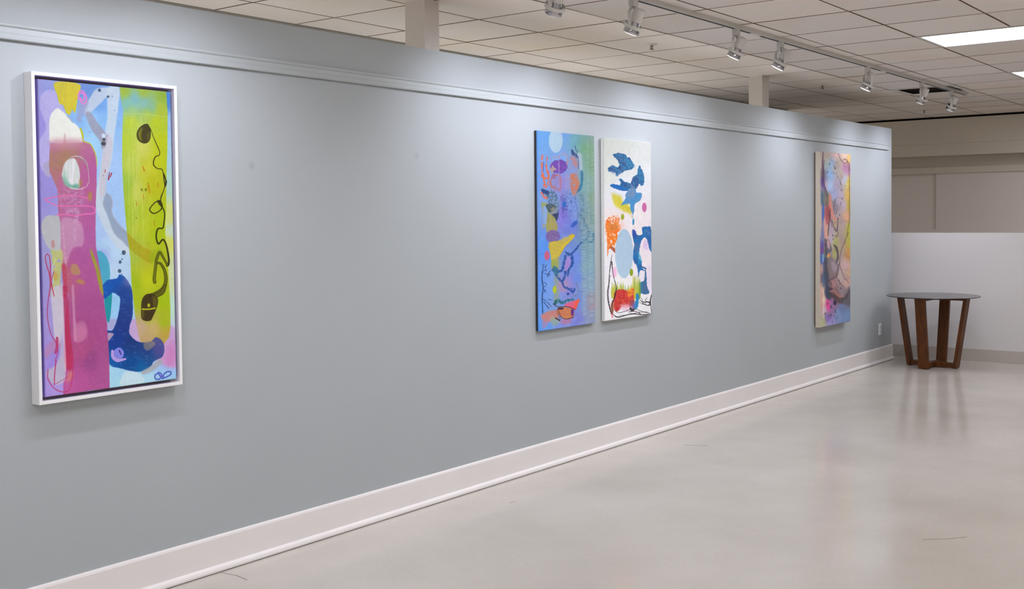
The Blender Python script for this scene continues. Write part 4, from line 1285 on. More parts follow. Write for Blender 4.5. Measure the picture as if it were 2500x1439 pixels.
def paint_blue_panel():
    E, F = (1290, 300, 5.328), (1290, 550, 4.797)
    p = Paint(1306, 312, 1460, 814, 4.0)
    p.idw([(E, 180, 150, (105, 165, 228)), (E, 500, 170, (118, 168, 230)), (E, 450, 450, (126, 168, 228)), (E, 600, 200, (115, 180, 190)), (E, 750, 200, (120, 178, 170)), (E, 790, 330, (112, 178, 110)), (E, 850, 250, (140, 180, 165)), (E, 850, 600, (125, 168, 120)), (E, 800, 600, (118, 172, 130)),
           (E, 850, 1000, (120, 160, 118)), (E, 740, 640, (128, 178, 175)), (E, 740, 850, (128, 175, 175)), (E, 450, 800, (145, 145, 222)), (E, 450, 1250, (136, 125, 216)), (E, 600, 1100, (122, 150, 218)), (E, 550, 1350, (112, 128, 216)), (E, 160, 700, (115, 160, 228)), (E, 200, 1100, (130, 165, 220)), (E, 590, 620, (125, 160, 225)),
           (E, 720, 1050, (120, 160, 175)), (E, 750, 1300, (115, 150, 160)), (E, 850, 1300, (120, 155, 150)), (F, 150, 300, (90, 150, 235)), (F, 140, 700, (92, 152, 238)), (F, 150, 1000, (95, 155, 238)), (F, 220, 700, (120, 160, 228)), (F, 550, 420, (108, 140, 225)), (F, 560, 650, (105, 140, 222)), (F, 700, 300, (112, 155, 170)), (F, 690, 500, (120, 165, 180)),
           (F, 700, 700, (125, 158, 185)), (F, 740, 900, (150, 140, 155)), (F, 700, 1100, (130, 138, 178)), (F, 470, 700, (150, 135, 205)), (F, 250, 1000, (120, 155, 215)), (F, 150, 1200, (85, 150, 228)), (F, 600, 1120, (118, 124, 205)), (F, 400, 1150, (120, 140, 210)), (F, 620, 900, (110, 140, 210))])
    nz = p.noise(9, 9, 4)
    p.put(np.clip((nz - .55) * 3, 0, .5), (150, 185, 225), .35)
    p.sheet(*E)
    p.stroke([(126, 90), (134, 760), (142, 1440)], 14, (92, 160, 240), alpha=.7, soft=3)
    p.ellipse(362, 235, 92, 162, (178, 206, 224))
    p.poly([(650, 415), (700, 430), (716, 620), (690, 650), (662, 560)], (196, 208, 226), alpha=.75, soft=5, comb=((160, 170, 200), .5, 12, .1, 2))
    # orange writing-like strokes
    OR = (226, 112, 74)
    p.stroke([(182, 430), (176, 520), (180, 640), (205, 740), (200, 850)], [28, 25, 17, 26, 13], OR, rough=(7, 13), dry=(16, .37))
    p.stroke([(248, 455), (236, 580), (262, 680), (255, 800), (232, 865)], [17, 24, 27, 19, 11], OR, rough=(7, 13), dry=(16, .37))
    p.stroke([(170, 700), (230, 740), (275, 700)], 20, OR, rough=(5, 16)); p.stroke([(178, 640), (195, 730), (230, 860)], 16, OR, rough=(4, 14))
    p.stroke([(200, 520), (195, 640)], 8, (70, 70, 170))
    p.stroke([(300, 850), (288, 780), (325, 712), (405, 705), (418, 800), (412, 890), (340, 862), (300, 850)], 24, (200, 112, 90), rough=(8, 14), dry=(18, .36))
    p.stroke([(330, 460), (400, 455), (440, 415), (500, 432), (515, 500), (508, 570)], 18, (200, 146, 140), alpha=.75, rough=(4, 14), dry=(16, .42))
    p.poly([(560, 450), (620, 460), (652, 540), (622, 595), (572, 530)], (196, 134, 140), rough=(6, 16), splat=(20, .38))
    p.poly([(555, 690), (645, 715), (668, 850), (602, 965), (556, 880)], (206, 124, 84), rough=(8, 16), splat=(20, .36))
    p.poly([(490, 690), (550, 700), (550, 890), (480, 870)], (165, 150, 190), alpha=.6, soft=8, splat=(20, .4))
    p.stroke([(168, 930), (238, 950), (232, 1005), (190, 960)], 22, (226, 112, 84), rough=(5, 14))
    # violet bloom and the tan star
    p.ellipse(400, 585, 116, 92, (112, 68, 166), rough=(12, 26), mottle=((140, 100, 190), .5, 14, .55))
    p.stroke([(398, 450), (400, 560), (398, 660)], 12, (170, 150, 205), alpha=.7, soft=4)
    p.poly([(320, 560), (345, 600), (370, 620), (330, 640), (315, 690), (295, 640), (275, 610), (300, 600)], (178, 152, 150), rough=(6, 14))
    p.poly([(310, 690), (360, 680), (360, 740), (310, 740)], (150, 96, 140), rough=(6, 14), splat=(14, .35))
    # dark blue accents on the right
    p.poly([(565, 360), (590, 365), (604, 400), (640, 420), (646, 475), (608, 448), (570, 420)], (46, 78, 136), rough=(3, 12))
    p.stroke([(615, 310), (625, 350), (650, 400)], 10, (60, 80, 130), rough=(3, 10), dry=(12, .35))
    p.stroke([(655, 450), (662, 540), (660, 620)], 8, (52, 66, 130))
    p.poly([(690, 640), (722, 680), (716, 800), (694, 890), (640, 940), (612, 985), (640, 915), (684, 800)], (62, 130, 166), rough=(3, 12), mottle=((40, 90, 140), .6, 14, .55))
    p.stroke([(612, 985), (610, 1050), (640, 1150), (645, 1260), (610, 1330)], 11, (80, 105, 150), rough=(5, 12), dry=(14, .42))
    p.poly([(540, 950), (630, 1050), (640, 1300), (560, 1300), (500, 1100)], (134, 160, 226), alpha=.5, soft=16)
    p.poly([(580, 1330), (630, 1300), (640, 1340), (580, 1390), (555, 1380)], (52, 96, 190), soft=6)
    p.stroke([(690, 960), (720, 1100), (690, 1240), (740, 1330), (700, 1430)], 40, (70, 110, 140), alpha=.75, rough=(14, 22), dry=(20, .5))
    # mottled teal and olive cluster
    p.poly([(170, 1060), (245, 1068), (275, 1200), (260, 1439), (200, 1300), (185, 1160)], (158, 164, 84), alpha=.9, rough=(8, 20), splat=(26, .33))
    p.poly([(195, 1110), (240, 1120), (245, 1300), (205, 1340), (192, 1200)], (140, 172, 222), alpha=.95, rough=(4, 16))
    p.poly([(170, 868), (250, 905), (300, 890), (370, 960), (402, 1080), (392, 1200), (362, 1300), (310, 1250), (262, 1190), (240, 1100), (258, 1010), (200, 940)], (78, 112, 144), alpha=.92, rough=(14, 26), splat=(26, .3), mottle=((150, 168, 200), .85, 14, .52))
    p.poly([(170, 880), (260, 900), (262, 945), (190, 930)], (44, 76, 130), rough=(6, 14))
    p.poly([(225, 1090), (320, 1080), (360, 1130), (290, 1190), (250, 1150)], (72, 88, 92), rough=(8, 16), splat=(16, .36))
    p.poly([(290, 1130), (380, 1120), (350, 1200), (290, 1190)], (170, 160, 140), alpha=.7, rough=(8, 16), splat=(16, .4))
    p.poly([(315, 1220), (370, 1195), (395, 1200), (368, 1300), (335, 1270)], (52, 66, 104), rough=(4, 14))
    p.poly([(250, 1210), (330, 1240), (362, 1310), (360, 1445), (246, 1445)], (170, 165, 90), soft=5, alpha=.92, streak=((140, 130, 110), .6, 12))
    p.poly([(430, 960), (500, 1000), (500, 1200), (450, 1280), (430, 1100)], (96, 92, 178), alpha=.85, rough=(12, 18), splat=(15, .5))
    p.poly([(450, 1050), (490, 1060), (485, 1120), (440, 1110)], (50, 110, 196), rough=(6, 14))
    p.dots([(556, 1048, 11, 15), (530, 1075, 4), (515, 1110, 4)], (60, 100, 150))
    # lower half
    p.sheet(*F)
    p.poly([(170, 0), (190, 30), (175, 60)], (180, 170, 90), alpha=.8, rough=(4, 10))
    p.poly([(222, 0), (332, 0), (335, 110), (300, 250), (262, 260), (225, 120)], (168, 160, 96), alpha=.9, soft=8)
    p.ellipse(287, 152, 82, 76, (118, 92, 160), alpha=.9, soft=2, mottle=((150, 130, 170), .5, 12, .55))
    p.poly([(240, 232), (380, 195), (470, 150), (518, 128), (545, 150), (500, 205), (430, 270), (385, 350), (340, 420), (330, 520), (282, 545), (262, 380)], (206, 186, 66), rough=(7, 20), soft=2, mottle=((182, 160, 96), .7, 14, .56))
    p.stroke([(525, 145), (490, 200), (410, 265), (365, 350)], 20, (226, 190, 40), alpha=.85, rough=(6, 12), dry=(16, .38))
    p.poly([(400, 170), (480, 160), (440, 215), (390, 210)], (186, 176, 110), alpha=.7, rough=(4, 10))
    p.poly([(270, 430), (345, 440), (335, 530), (282, 548)], (146, 168, 74), alpha=.85, soft=8)
    p.stroke([(340, 420), (330, 640), (330, 760), (320, 900)], 56, (158, 166, 112), alpha=.6, soft=12)
    p.ellipse(217, 374, 30, 54, (206, 96, 132))
    p.poly([(440, 410), (482, 395), (496, 470), (458, 560), (420, 545)], (170, 136, 206), alpha=.85, soft=6)
    p.ellipse(400, 720, 60, 80, (178, 146, 176), alpha=.7, soft=14)
    BL = (46, 88, 160)
    for pts, w in (([(440, 340), (485, 368), (535, 330), (560, 300), (600, 250), (650, 215)], 26), ([(430, 382), (415, 460), (388, 545), (330, 560), (288, 535)], 30), ([(500, 375), (515, 430), (505, 490), (470, 540), (455, 600)], 30),
                   ([(318, 600), (350, 640), (392, 672), (420, 625), (430, 560)], 26), ([(392, 672), (415, 735), (470, 765), (508, 800), (535, 770), (520, 810)], 24)):
        p.stroke(pts, w, BL, rough=(9, 16), dry=(18, .3))
    p.poly([(285, 500), (340, 520), (345, 590), (300, 590)], (52, 116, 146), rough=(7, 14), alpha=.9)
    p.dots([(460, 820, 17), (520, 790, 16), (505, 760, 9)], (48, 76, 160))
    p.stroke([(555, 700), (575, 760), (560, 830), (530, 850)], 14, (120, 130, 170), rough=(7, 10), dry=(10, .42))
    p.stroke([(640, 50), (690, 45), (705, 120), (700, 180), (640, 220)], 22, (66, 120, 150), rough=(10, 16), dry=(16, .36))
    p.stroke([(700, 120), (760, 140), (750, 215), (690, 225)], 22, (62, 120, 152), rough=(10, 16), dry=(16, .36))
    p.ellipse(303, 767, 22, 42, (184, 192, 40))
    DK = (34, 44, 84)
    for pts, w in (([(160, 480), (182, 478), (166, 525), (205, 545), (196, 505), (212, 480)], 6), ([(165, 545), (158, 640), (170, 740), (160, 850), (166, 1035)], 11), ([(192, 580), (250, 590), (215, 610), (258, 545)], 7),
                   ([(170, 870), (210, 900), (262, 955)], 7), ([(178, 905), (235, 975)], 8), ([(180, 680), (212, 705), (176, 745), (205, 790)], 6), ([(235, 875), (270, 885)], 5), ([(175, 800), (200, 760)], 5)):
        p.stroke(pts, w, DK, alpha=.9, rough=(3, 9), dry=(9, .3))
    # red boat at the foot
    p.poly([(162, 1040), (330, 1000), (345, 1080), (220, 1130), (165, 1115)], (192, 132, 126), alpha=.9, soft=5, rough=(5, 16), mottle=((205, 120, 100), .6, 14, .5))
    p.poly([(160, 1130), (230, 1130), (200, 1190), (162, 1200)], (176, 130, 170), alpha=.7, soft=8)
    p.poly([(260, 1070), (360, 1110), (330, 1170), (270, 1160)], (150, 170, 146), alpha=.7, soft=8)
    p.poly([(380, 1110), (500, 1100), (470, 1160), (390, 1160)], (186, 116, 150), alpha=.7, soft=8)
    p.poly([(345, 975), (500, 988), (522, 1080), (420, 1105), (345, 1040)], (192, 116, 82), soft=3, mottle=((205, 140, 90), .5, 14, .5))
    p.poly([(430, 935), (590, 888), (572, 935), (545, 1003), (500, 985), (440, 965)], (228, 92, 96), soft=3)
    p.poly([(430, 935), (520, 910), (520, 960), (450, 965)], (205, 100, 150), alpha=.7, soft=8)
    p.poly([(560, 900), (590, 888), (560, 970), (540, 1000)], (235, 90, 50), alpha=.8, soft=4)
    p.stroke([(310, 920), (340, 890), (390, 920), (440, 895), (500, 885), (525, 895)], [44, 34, 30, 24, 20, 10], (40, 106, 116), rough=(9, 14), dry=(14, .34))
    p.poly([(495, 1000), (525, 1005), (515, 1070), (495, 1060)], (92, 40, 124), soft=3)
    for pts, w in (([(288, 928), (340, 962), (450, 966), (540, 1000)], 8), ([(342, 980), (375, 1075), (440, 1105), (520, 1086)], [5, 8, 8, 10]), ([(350, 985), (395, 985)], 24), ([(315, 1090), (360, 1118)], 16), ([(330, 1000), (345, 1060), (375, 1110)], 5)):
        p.stroke(pts, w, (64, 34, 44), alpha=.9)
    p.sheet(*E)
    for x, y0, y1, w, c in ((430, 690, 1200, 12, (172, 126, 196)), (415, 660, 1439, 7, (150, 110, 190)), (405, 480, 900, 9, (190, 160, 205)), (520, 420, 700, 12, (190, 130, 130)), (350, 700, 860, 10, (170, 110, 120)), (470, 760, 1000, 20, (150, 140, 205)), (300, 470, 620, 9, (170, 130, 160)), (640, 520, 900, 10, (150, 150, 190))):
        p.stroke([(x, y0), (x + 4, (y0 + y1) / 2), (x, y1)], [w, w * 1.4, w * .6], c, alpha=.55, soft=3, dry=(24, .4))
    p.poly([(290, 720), (420, 700), (470, 760), (440, 900), (300, 900)], (160, 130, 170), alpha=.45, soft=10, splat=(22, .42))
    p.poly([(545, 440), (640, 430), (665, 620), (640, 960), (560, 960), (540, 700)], (180, 140, 160), alpha=.4, soft=8, splat=(26, .46))
    p.poly([(420, 930), (560, 940), (640, 1080), (560, 1250), (440, 1200)], (70, 90, 160), alpha=.45, soft=4, splat=(12, .6))
    yy, xx = np.mgrid[0:p.h, 0:p.w].astype(np.float32)
    xr = xx / p.ss + p.x0 - 1290
    col = np.clip((xr - 124) / 16, 0, 1) * np.clip((165 - xr) / 5, 0, 1)
    rd = np.sin((yy / p.ss / 2.7 + (p.noise(60, 10, 2) - .5) * 1.3) * 2 * math.pi)
    p.put(col * np.clip(rd, 0, 1), (214, 226, 216), .34)
    p.put(col * np.clip(-rd, 0, 1), (70, 110, 96), .3)
    ridges(p, E, 762, 872, 190, 1439, 17, (206, 220, 208), (86, 120, 100), 5)
    ridges(p, F, 612, 768, 40, 1080, 16, (196, 216, 220), (88, 120, 140), 6)
    ridges(p, E, 690, 770, 950, 1439, 19, (180, 200, 210), (80, 110, 120), 7)
    p.sheet(*F)
    p.poly([(690, 860), (770, 840), (770, 1010), (690, 1000)], (176, 130, 140), alpha=.4, soft=20, splat=(30, .45))
    return p.texture('canvas_blue_panel', [(1312, 317), (1454, 334), (1451.6, 792), (1316, 807.5)], 520, 1040, GAIN[1])


def paint_white_panel():
    E, F = (1290, 300, 5.328), (1290, 550, 4.797)
    p = Paint(1464, 330, 1600, 794, 4.0)
    p.idw([(E, 1000, 250, (230, 234, 222)), (E, 1300, 300, (227, 230, 221)), (E, 1550, 350, (232, 234, 228)), (E, 1000, 700, (228, 233, 222)), (E, 1450, 500, (232, 235, 230)), (E, 1550, 700, (238, 239, 240)), (E, 1200, 950, (238, 240, 250)), (E, 1300, 1300, (246, 240, 240)), (E, 1200, 1330, (248, 228, 220)),
           (F, 1000, 500, (238, 238, 240)), (F, 940, 900, (236, 236, 238)), (F, 1400, 700, (232, 226, 236)), (F, 1250, 100, (246, 236, 232)), (F, 1400, 400, (242, 232, 234)), (F, 1150, 1050, (240, 234, 238)), (F, 1380, 950, (240, 240, 240)), (F, 1100, 680, (242, 240, 238)), (F, 1430, 240, (240, 225, 235))])
    p.sheet(*E)
    nz = p.noise(5, 5, 2)
    top = p.mask([(980, 230), (1595, 260), (1595, 520), (1420, 480), (1250, 390), (1060, 400), (1000, 700), (975, 600)], 30)
    p.put(top * np.clip((nz - .58) * 6, 0, 1), (176, 186, 176), .3)
    BL = (36, 104, 158)
    isl = dict(rough=(15, 26), soft=.4, mottle=((24, 62, 124), .8, 22, .52))
    for pts in ([(1080, 430), (1140, 402), (1230, 412), (1282, 452), (1338, 500), (1362, 560), (1330, 615), (1250, 640), (1182, 682), (1132, 712), (1110, 660), (1034, 650), (1022, 602), (1090, 562), (1150, 590), (1168, 540), (1128, 470)],
                [(1432, 570), (1464, 592), (1500, 700), (1496, 800), (1462, 832), (1432, 800), (1392, 882), (1340, 862), (1262, 902), (1160, 888), (1062, 852), (1050, 830), (1110, 818), (1180, 832), (1190, 790), (1170, 742), (1208, 742), (1240, 780), (1320, 800), (1350, 732), (1398, 682), (1412, 620)]):
        mm = p.poly(pts, BL, **isl)
        n2 = p.noise(6, 6, 3)
        p.put(mm * np.clip((n2 - .6) * 9, 0, 1), (190, 206, 220), .7)
        n3 = p.noise(40, 40, 2)
        p.put(mm * np.clip((n3 - .52) * 6, 0, 1), (40, 140, 184), .5)
    p.poly([(1050, 830), (1120, 820), (1260, 860), (1260, 902), (1160, 888), (1070, 855)], (24, 110, 186), rough=(5, 14))
    p.poly([(1250, 470), (1362, 520), (1372, 590), (1290, 610)], (64, 150, 190), alpha=.5, rough=(6, 14), splat=(16, .42))
    p.poly([(1420, 600), (1480, 640), (1500, 760), (1450, 760)], (56, 150, 190), alpha=.5, rough=(6, 14), splat=(16, .42))
    p.poly([(1035, 640), (1110, 650), (1120, 690), (1190, 640), (1200, 660), (1140, 720), (1100, 690)], (150, 150, 190), alpha=.55, rough=(6, 12), splat=(12, .45))
    p.poly([(1080, 930), (1180, 960), (1232, 1060), (1302, 1092), (1352, 1180), (1300, 1192), (1200, 1150), (1110, 1080)], (216, 206, 60), alpha=.95, soft=14, mottle=((235, 220, 80), .6, 18, .5))
    p.stroke([(1090, 925), (1170, 950)], 40, (226, 228, 250), alpha=.7, soft=14)
    for pts in ([(1230, 1100), (1240, 1190)], [(1290, 1120), (1320, 1200), (1350, 1260)], [(1260, 1110), (1300, 1170)]):
        p.stroke(pts, 9, (210, 180, 40), alpha=.7, soft=2)
    p.poly([(1335, 865), (1390, 885), (1402, 920), (1470, 932), (1452, 1020), (1382, 1072), (1372, 1170), (1352, 1205), (1320, 1140), (1312, 1072), (1232, 1082), (1198, 1088), (1258, 1000), (1258, 942)], (72, 152, 208), rough=(2, 12), mottle=((96, 150, 196), .7, 40, .52))
    p.poly([(1320, 800), (1375, 860), (1380, 960), (1300, 990), (1262, 950), (1330, 880)], (130, 150, 184), alpha=.75, soft=8)
    p.stroke([(1200, 1088), (1240, 1095), (1290, 1075)], 8, (140, 160, 60), alpha=.8)
    p.stroke([(1358, 1190), (1354, 1250)], [10, 5], (90, 150, 190))
    p.ellipse(1363, 1308, 14, 44, (62, 146, 190)); p.dots([(1379, 1380, 4)], (60, 70, 120))
    p.ellipse(1507, 1115, 31, 62, (206, 108, 166)); p.ellipse(1220, 1245, 21, 40, (160, 172, 36)); p.ellipse(1213, 1225, 8, 14, (200, 200, 70), alpha=.8, soft=3)
    # orange sponge
    p.poly([(1040, 1250), (1140, 1225), (1180, 1270), (1165, 1330), (1100, 1320), (1040, 1360), (1020, 1300)], (246, 140, 70), rough=(8, 16), splat=(18, .46))
    p.poly([(1010, 1280), (1080, 1340), (1150, 1330), (1196, 1390), (1160, 1445), (1010, 1445)], (246, 122, 36), rough=(10, 18), splat=(20, .4))
    p.sheet(*F)
    p.poly([(905, -5), (1050, -5), (1078, 40), (1045, 100), (1040, 180), (1010, 250), (1012, 340), (960, 292), (928, 300), (912, 200)], (246, 124, 36), rough=(10, 18), splat=(22, .38), mottle=((250, 160, 80), .7, 14, .58))
    p.poly([(940, 20), (1020, 10), (1040, 60), (960, 80)], (206, 130, 60), alpha=.8, rough=(8, 14), splat=(14, .4))
    p.poly([(950, 270), (1005, 290), (1012, 345), (975, 310)], (176, 96, 70), rough=(4, 10)); p.stroke([(925, 280), (928, 340), (920, 390)], [16, 12, 4], (246, 130, 50), rough=(4, 10))
    p.poly([(1050, -10), (1110, -10), (1110, 60), (1050, 60)], (248, 214, 204), alpha=.6, soft=14)
    # right blue mass
    p.poly([(1332, 42), (1400, 30), (1436, 50), (1446, 300), (1420, 292), (1390, 190), (1352, 158), (1312, 228), (1300, 310), (1290, 400), (1328, 440), (1330, 505), (1365, 545), (1312, 540), (1292, 622), (1284, 552), (1268, 482), (1230, 432), (1226, 350), (1240, 240), (1214, 125), (1236, 72), (1268, 130), (1330, 122)],
           (26, 116, 182), rough=(7, 16), mottle=((54, 96, 158), .7, 26, .5))
    p.poly([(1215, 75), (1240, 70), (1262, 110), (1250, 180), (1220, 140)], (44, 74, 170), alpha=.85, soft=4)
    p.poly([(1250, 230), (1310, 220), (1290, 330), (1245, 360)], (86, 124, 170), alpha=.7, soft=6, splat=(20, .35))
    p.poly([(1360, 70), (1420, 70), (1420, 130), (1370, 130)], (110, 140, 184), alpha=.6, rough=(6, 12), splat=(14, .4))
    p.poly([(1352, 200), (1388, 195), (1402, 290), (1352, 290)], (228, 208, 238), alpha=.9, soft=4, mottle=((206, 170, 220), .5, 12, .55))
    p.poly([(1290, 320), (1330, 430), (1290, 470), (1280, 400)], (30, 150, 200), alpha=.6, soft=4)
    p.poly([(1368, 490), (1386, 600), (1392, 720), (1420, 790), (1390, 812), (1330, 806), (1310, 760), (1322, 680), (1360, 650), (1366, 560)], (74, 108, 148), rough=(4, 12), mottle=((50, 110, 160), .7, 20, .5))
    p.stroke([(1330, 500), (1378, 520)], 18, (60, 110, 150)); p.poly([(1300, 680), (1340, 700), (1330, 800), (1290, 800)], (50, 130, 150), alpha=.8, soft=5)
    p.poly([(1395, 500), (1440, 500), (1440, 760), (1410, 740)], (226, 214, 236), alpha=.6, soft=12)
    p.ellipse(1010, 570, 24, 62, (248, 184, 220), alpha=.9, soft=7)
    p.ellipse(1121, 350, 106, 286, (178, 205, 224))
    p.ellipse(1208, 566, 20, 42, (136, 160, 28)); p.ellipse(1204, 550, 8, 14, (176, 184, 60), alpha=.7, soft=4)
    # burning fringe
    for x in range(985, 1310, 9):
        rr = random.Random(x)
        top_ = 690 + rr.uniform(-40, 60) - (60 if x > 1220 else 0) + (40 if 1120 < x < 1220 else 0)
        p.stroke([(x, top_), (x + rr.uniform(-4, 4), 800), (x, 860)], [3, 16, 18], rr.choice([(150, 176, 40), (176, 186, 50), (130, 160, 40), (205, 196, 60)]), alpha=.85, soft=2)
    p.poly([(1022, 792), (1100, 762), (1180, 790), (1230, 750), (1245, 860), (1238, 920), (1180, 965), (1100, 965), (1050, 1010), (1010, 980), (1002, 880)], (206, 56, 54), rough=(9, 20), soft=3, streak=((176, 40, 44), .7, 9), mottle=((226, 96, 70), .6, 18, .56))
    p.poly([(1170, 770), (1230, 740), (1240, 800), (1190, 850), (1160, 820)], (236, 150, 44), alpha=.85, soft=6, splat=(20, .36))
    p.poly([(1240, 800), (1275, 770), (1262, 870), (1240, 860)], (206, 190, 60), alpha=.8, soft=5)
    p.poly([(1090, 940), (1200, 940), (1190, 1010), (1100, 1000)], (236, 190, 206), alpha=.8, soft=14)
    p.poly([(1195, 900), (1240, 880), (1245, 960), (1205, 985)], (110, 90, 110), alpha=.75, soft=7, splat=(18, .36))
    p.poly([(1268, 800), (1300, 832), (1296, 900), (1278, 975), (1246, 985), (1236, 940), (1258, 880)], (44, 134, 184), rough=(5, 12))
    p.poly([(1225, 930), (1250, 920), (1250, 980), (1225, 980)], (130, 90, 170), alpha=.7, soft=6)
    p.poly([(972, 930), (1002, 880), (1010, 990), (985, 1055), (968, 1010)], (176, 100, 66), alpha=.85, soft=5)
    p.stroke([(982, 1030), (992, 1085)], 16, (226, 90, 110), alpha=.8, soft=4)
    p.poly([(975, 760), (1000, 740), (1000, 800), (975, 830)], (186, 190, 60), alpha=.7, soft=7)
    K = (44, 40, 46)
    for pts, w in (([(978, 370), (962, 470), (948, 600), (944, 700), (930, 800), (938, 900), (958, 980), (975, 1045)], [4, 10, 7, 9, 10, 9, 10, 6]), ([(975, 450), (985, 540), (1005, 640), (1030, 730), (1022, 830), (985, 940), (990, 1040)], [14, 8, 7, 9, 14, 10, 6]),
                   ([(960, 600), (940, 820), (965, 990), (1000, 1050), (1050, 1080), (1120, 1065), (1220, 1040), (1330, 1045), (1440, 1040)], [4, 5, 6, 8, 12, 9, 12, 10, 9]), ([(1020, 1005), (1060, 1030), (1130, 1015), (1200, 990), (1260, 985), (1340, 1010), (1430, 1030)], 6),
                   ([(1070, 1062), (1180, 1050), (1300, 1020), (1400, 1015)], 5), ([(1200, 975), (1215, 1000), (1240, 990)], 22), ([(1446, 815), (1430, 900), (1440, 960), (1448, 1045)], [10, 16, 8, 6]), ([(1310, 880), (1350, 905), (1400, 900), (1432, 920), (1400, 940), (1340, 915)], [6, 12, 12, 16, 10, 6]),
                   ([(1300, 905), (1340, 925), (1380, 925)], 6), ([(1390, 850), (1375, 890), (1420, 900)], 5), ([(1325, 860), (1345, 890)], 5), ([(1180, 1020), (1260, 1010), (1320, 1040)], 7)):
        p.stroke(pts, w, K, alpha=.92, rough=(3, 9))
    return p.texture('canvas_white_panel', [(1470, 336.8), (1589, 345.6), (1592.7, 767), (1479, 785.6)], 480, 960, GAIN[2])


def paint_brown_panel():
    G, H = (1960, 350, 6.253), (1960, 570, 5.753)
    p = Paint(1990, 364, 2080, 804, 5.0)
    p.idw([(G, 265, 180, (205, 186, 176)), (G, 350, 180, (200, 182, 166)), (G, 480, 180, (230, 190, 186)), (G, 620, 170, (236, 202, 180)), (G, 690, 220, (228, 186, 106)), (G, 520, 300, (180, 166, 150)), (G, 300, 260, (200, 186, 166)), (G, 620, 380, (186, 130, 170)), (G, 690, 400, (180, 120, 165)), (G, 560, 480, (186, 170, 158)), (G, 470, 380, (186, 176, 170)),
           (G, 330, 320, (170, 196, 196)), (G, 420, 320, (156, 192, 228)), (G, 390, 480, (146, 190, 236)), (G, 380, 650, (168, 200, 238)), (G, 320, 650, (200, 176, 190)), (G, 490, 640, (172, 160, 184)), (G, 450, 780, (160, 168, 208)), (G, 560, 800, (180, 165, 185)), (G, 620, 560, (182, 186, 206)), (G, 680, 600, (222, 192, 74)), (G, 660, 800, (212, 172, 84)), (G, 690, 950, (190, 165, 60)), (G, 690, 1300, (176, 176, 66)),
           (G, 600, 950, (186, 165, 186)), (G, 590, 1250, (186, 160, 150)), (G, 650, 1150, (218, 160, 120)), (G, 470, 1000, (160, 150, 166)), (G, 400, 1300, (176, 160, 176)), (G, 345, 1080, (186, 96, 100)), (G, 310, 1250, (214, 160, 150)), (G, 250, 1100, (196, 170, 160)), (G, 330, 850, (130, 128, 110)), (G, 265, 820, (90, 110, 140)), (G, 270, 600, (98, 80, 146)), (G, 250, 300, (196, 176, 166)), (G, 270, 480, (120, 105, 120)),
           (H, 265, 50, (110, 120, 166)), (H, 305, 40, (214, 160, 140)), (H, 380, 90, (186, 170, 190)), (H, 440, 120, (176, 176, 100)), (H, 520, 120, (170, 146, 130)), (H, 640, 130, (182, 172, 66)), (H, 625, 300, (200, 146, 80)), (H, 580, 470, (202, 166, 166)), (H, 640, 560, (205, 165, 130)), (H, 420, 470, (166, 148, 160)), (H, 340, 480, (126, 114, 110)), (H, 250, 340, (50, 110, 180)), (H, 250, 220, (120, 70, 140)), (H, 275, 620, (90, 96, 120)),
           (H, 240, 500, (196, 150, 140)), (H, 245, 800, (222, 184, 164)), (H, 240, 1000, (214, 170, 150)), (H, 400, 700, (150, 110, 112)), (H, 520, 600, (188, 166, 160)), (H, 590, 720, (196, 158, 146)), (H, 550, 820, (150, 130, 130)), (H, 450, 890, (120, 84, 78)), (H, 340, 850, (56, 62, 92)), (H, 285, 930, (224, 200, 170)), (H, 280, 1060, (206, 186, 196)), (H, 340, 1000, (216, 80, 150)), (H, 400, 1010, (150, 110, 170)), (H, 550, 1050, (106, 126, 172)), (H, 600, 1180, (110, 142, 188)), (H, 480, 1150, (120, 146, 196)),
           (H, 345, 1170, (140, 110, 176)), (H, 270, 1230, (180, 188, 140)), (H, 370, 1250, (156, 150, 206)), (H, 640, 930, (104, 100, 104))], soft=.8, ys=.62, power=2.0)
    nz = p.noise(10, 10, 4)
    p.put(np.clip((nz - .56) * 4, 0, .5), (120, 100, 100), .35)
    p.sheet(*G)
    p.stroke([(285, 125), (275, 300), (280, 460), (278, 600)], [10, 26, 34, 40], (92, 66, 92), alpha=.75, soft=5, dry=(20, .3))
    p.stroke([(270, 560), (290, 660), (320, 730)], [50, 40, 26], (84, 66, 140), alpha=.75, soft=6)
    p.stroke([(300, 740), (340, 800), (352, 940)], [26, 60, 60], (112, 108, 96), alpha=.7, soft=8, dry=(24, .36))
    p.stroke([(262, 780), (272, 900), (300, 960)], [20, 36, 26], (62, 106, 124), alpha=.85, soft=4)
    p.stroke([(290, 960), (286, 1080), (282, 1190)], [30, 44, 24], (66, 104, 190), alpha=.9, soft=4)
    p.stroke([(285, 1200), (280, 1320), (282, 1439)], 34, (104, 122, 172), alpha=.8, soft=5)
    p.poly([(330, 1000), (390, 940), (400, 1060), (380, 1200), (345, 1270), (325, 1150)], (190, 84, 88), alpha=.85, soft=7, mottle=((150, 70, 80), .6, 22, .52))
    p.stroke([(340, 1260), (330, 1350), (335, 1439)], 40, (222, 160, 140), alpha=.8, soft=7)
    p.stroke([(388, 800), (395, 930), (420, 1060), (452, 1150), (490, 1165)], [38, 44, 38, 42, 34], (224, 134, 108), alpha=.8, soft=8, rough=(6, 16))
    p.stroke([(440, 900), (448, 1020), (480, 1090), (505, 1010), (495, 930)], [16, 18, 14, 14, 12], (128, 106, 110), alpha=.85, soft=3)
    p.stroke([(420, 1180), (455, 1290), (490, 1350), (510, 1260), (512, 1150)], [16, 20, 26, 18, 14], (106, 88, 90), alpha=.85, soft=3)
    p.ellipse(470, 1230, 26, 70, (190, 156, 110), alpha=.7, soft=8)
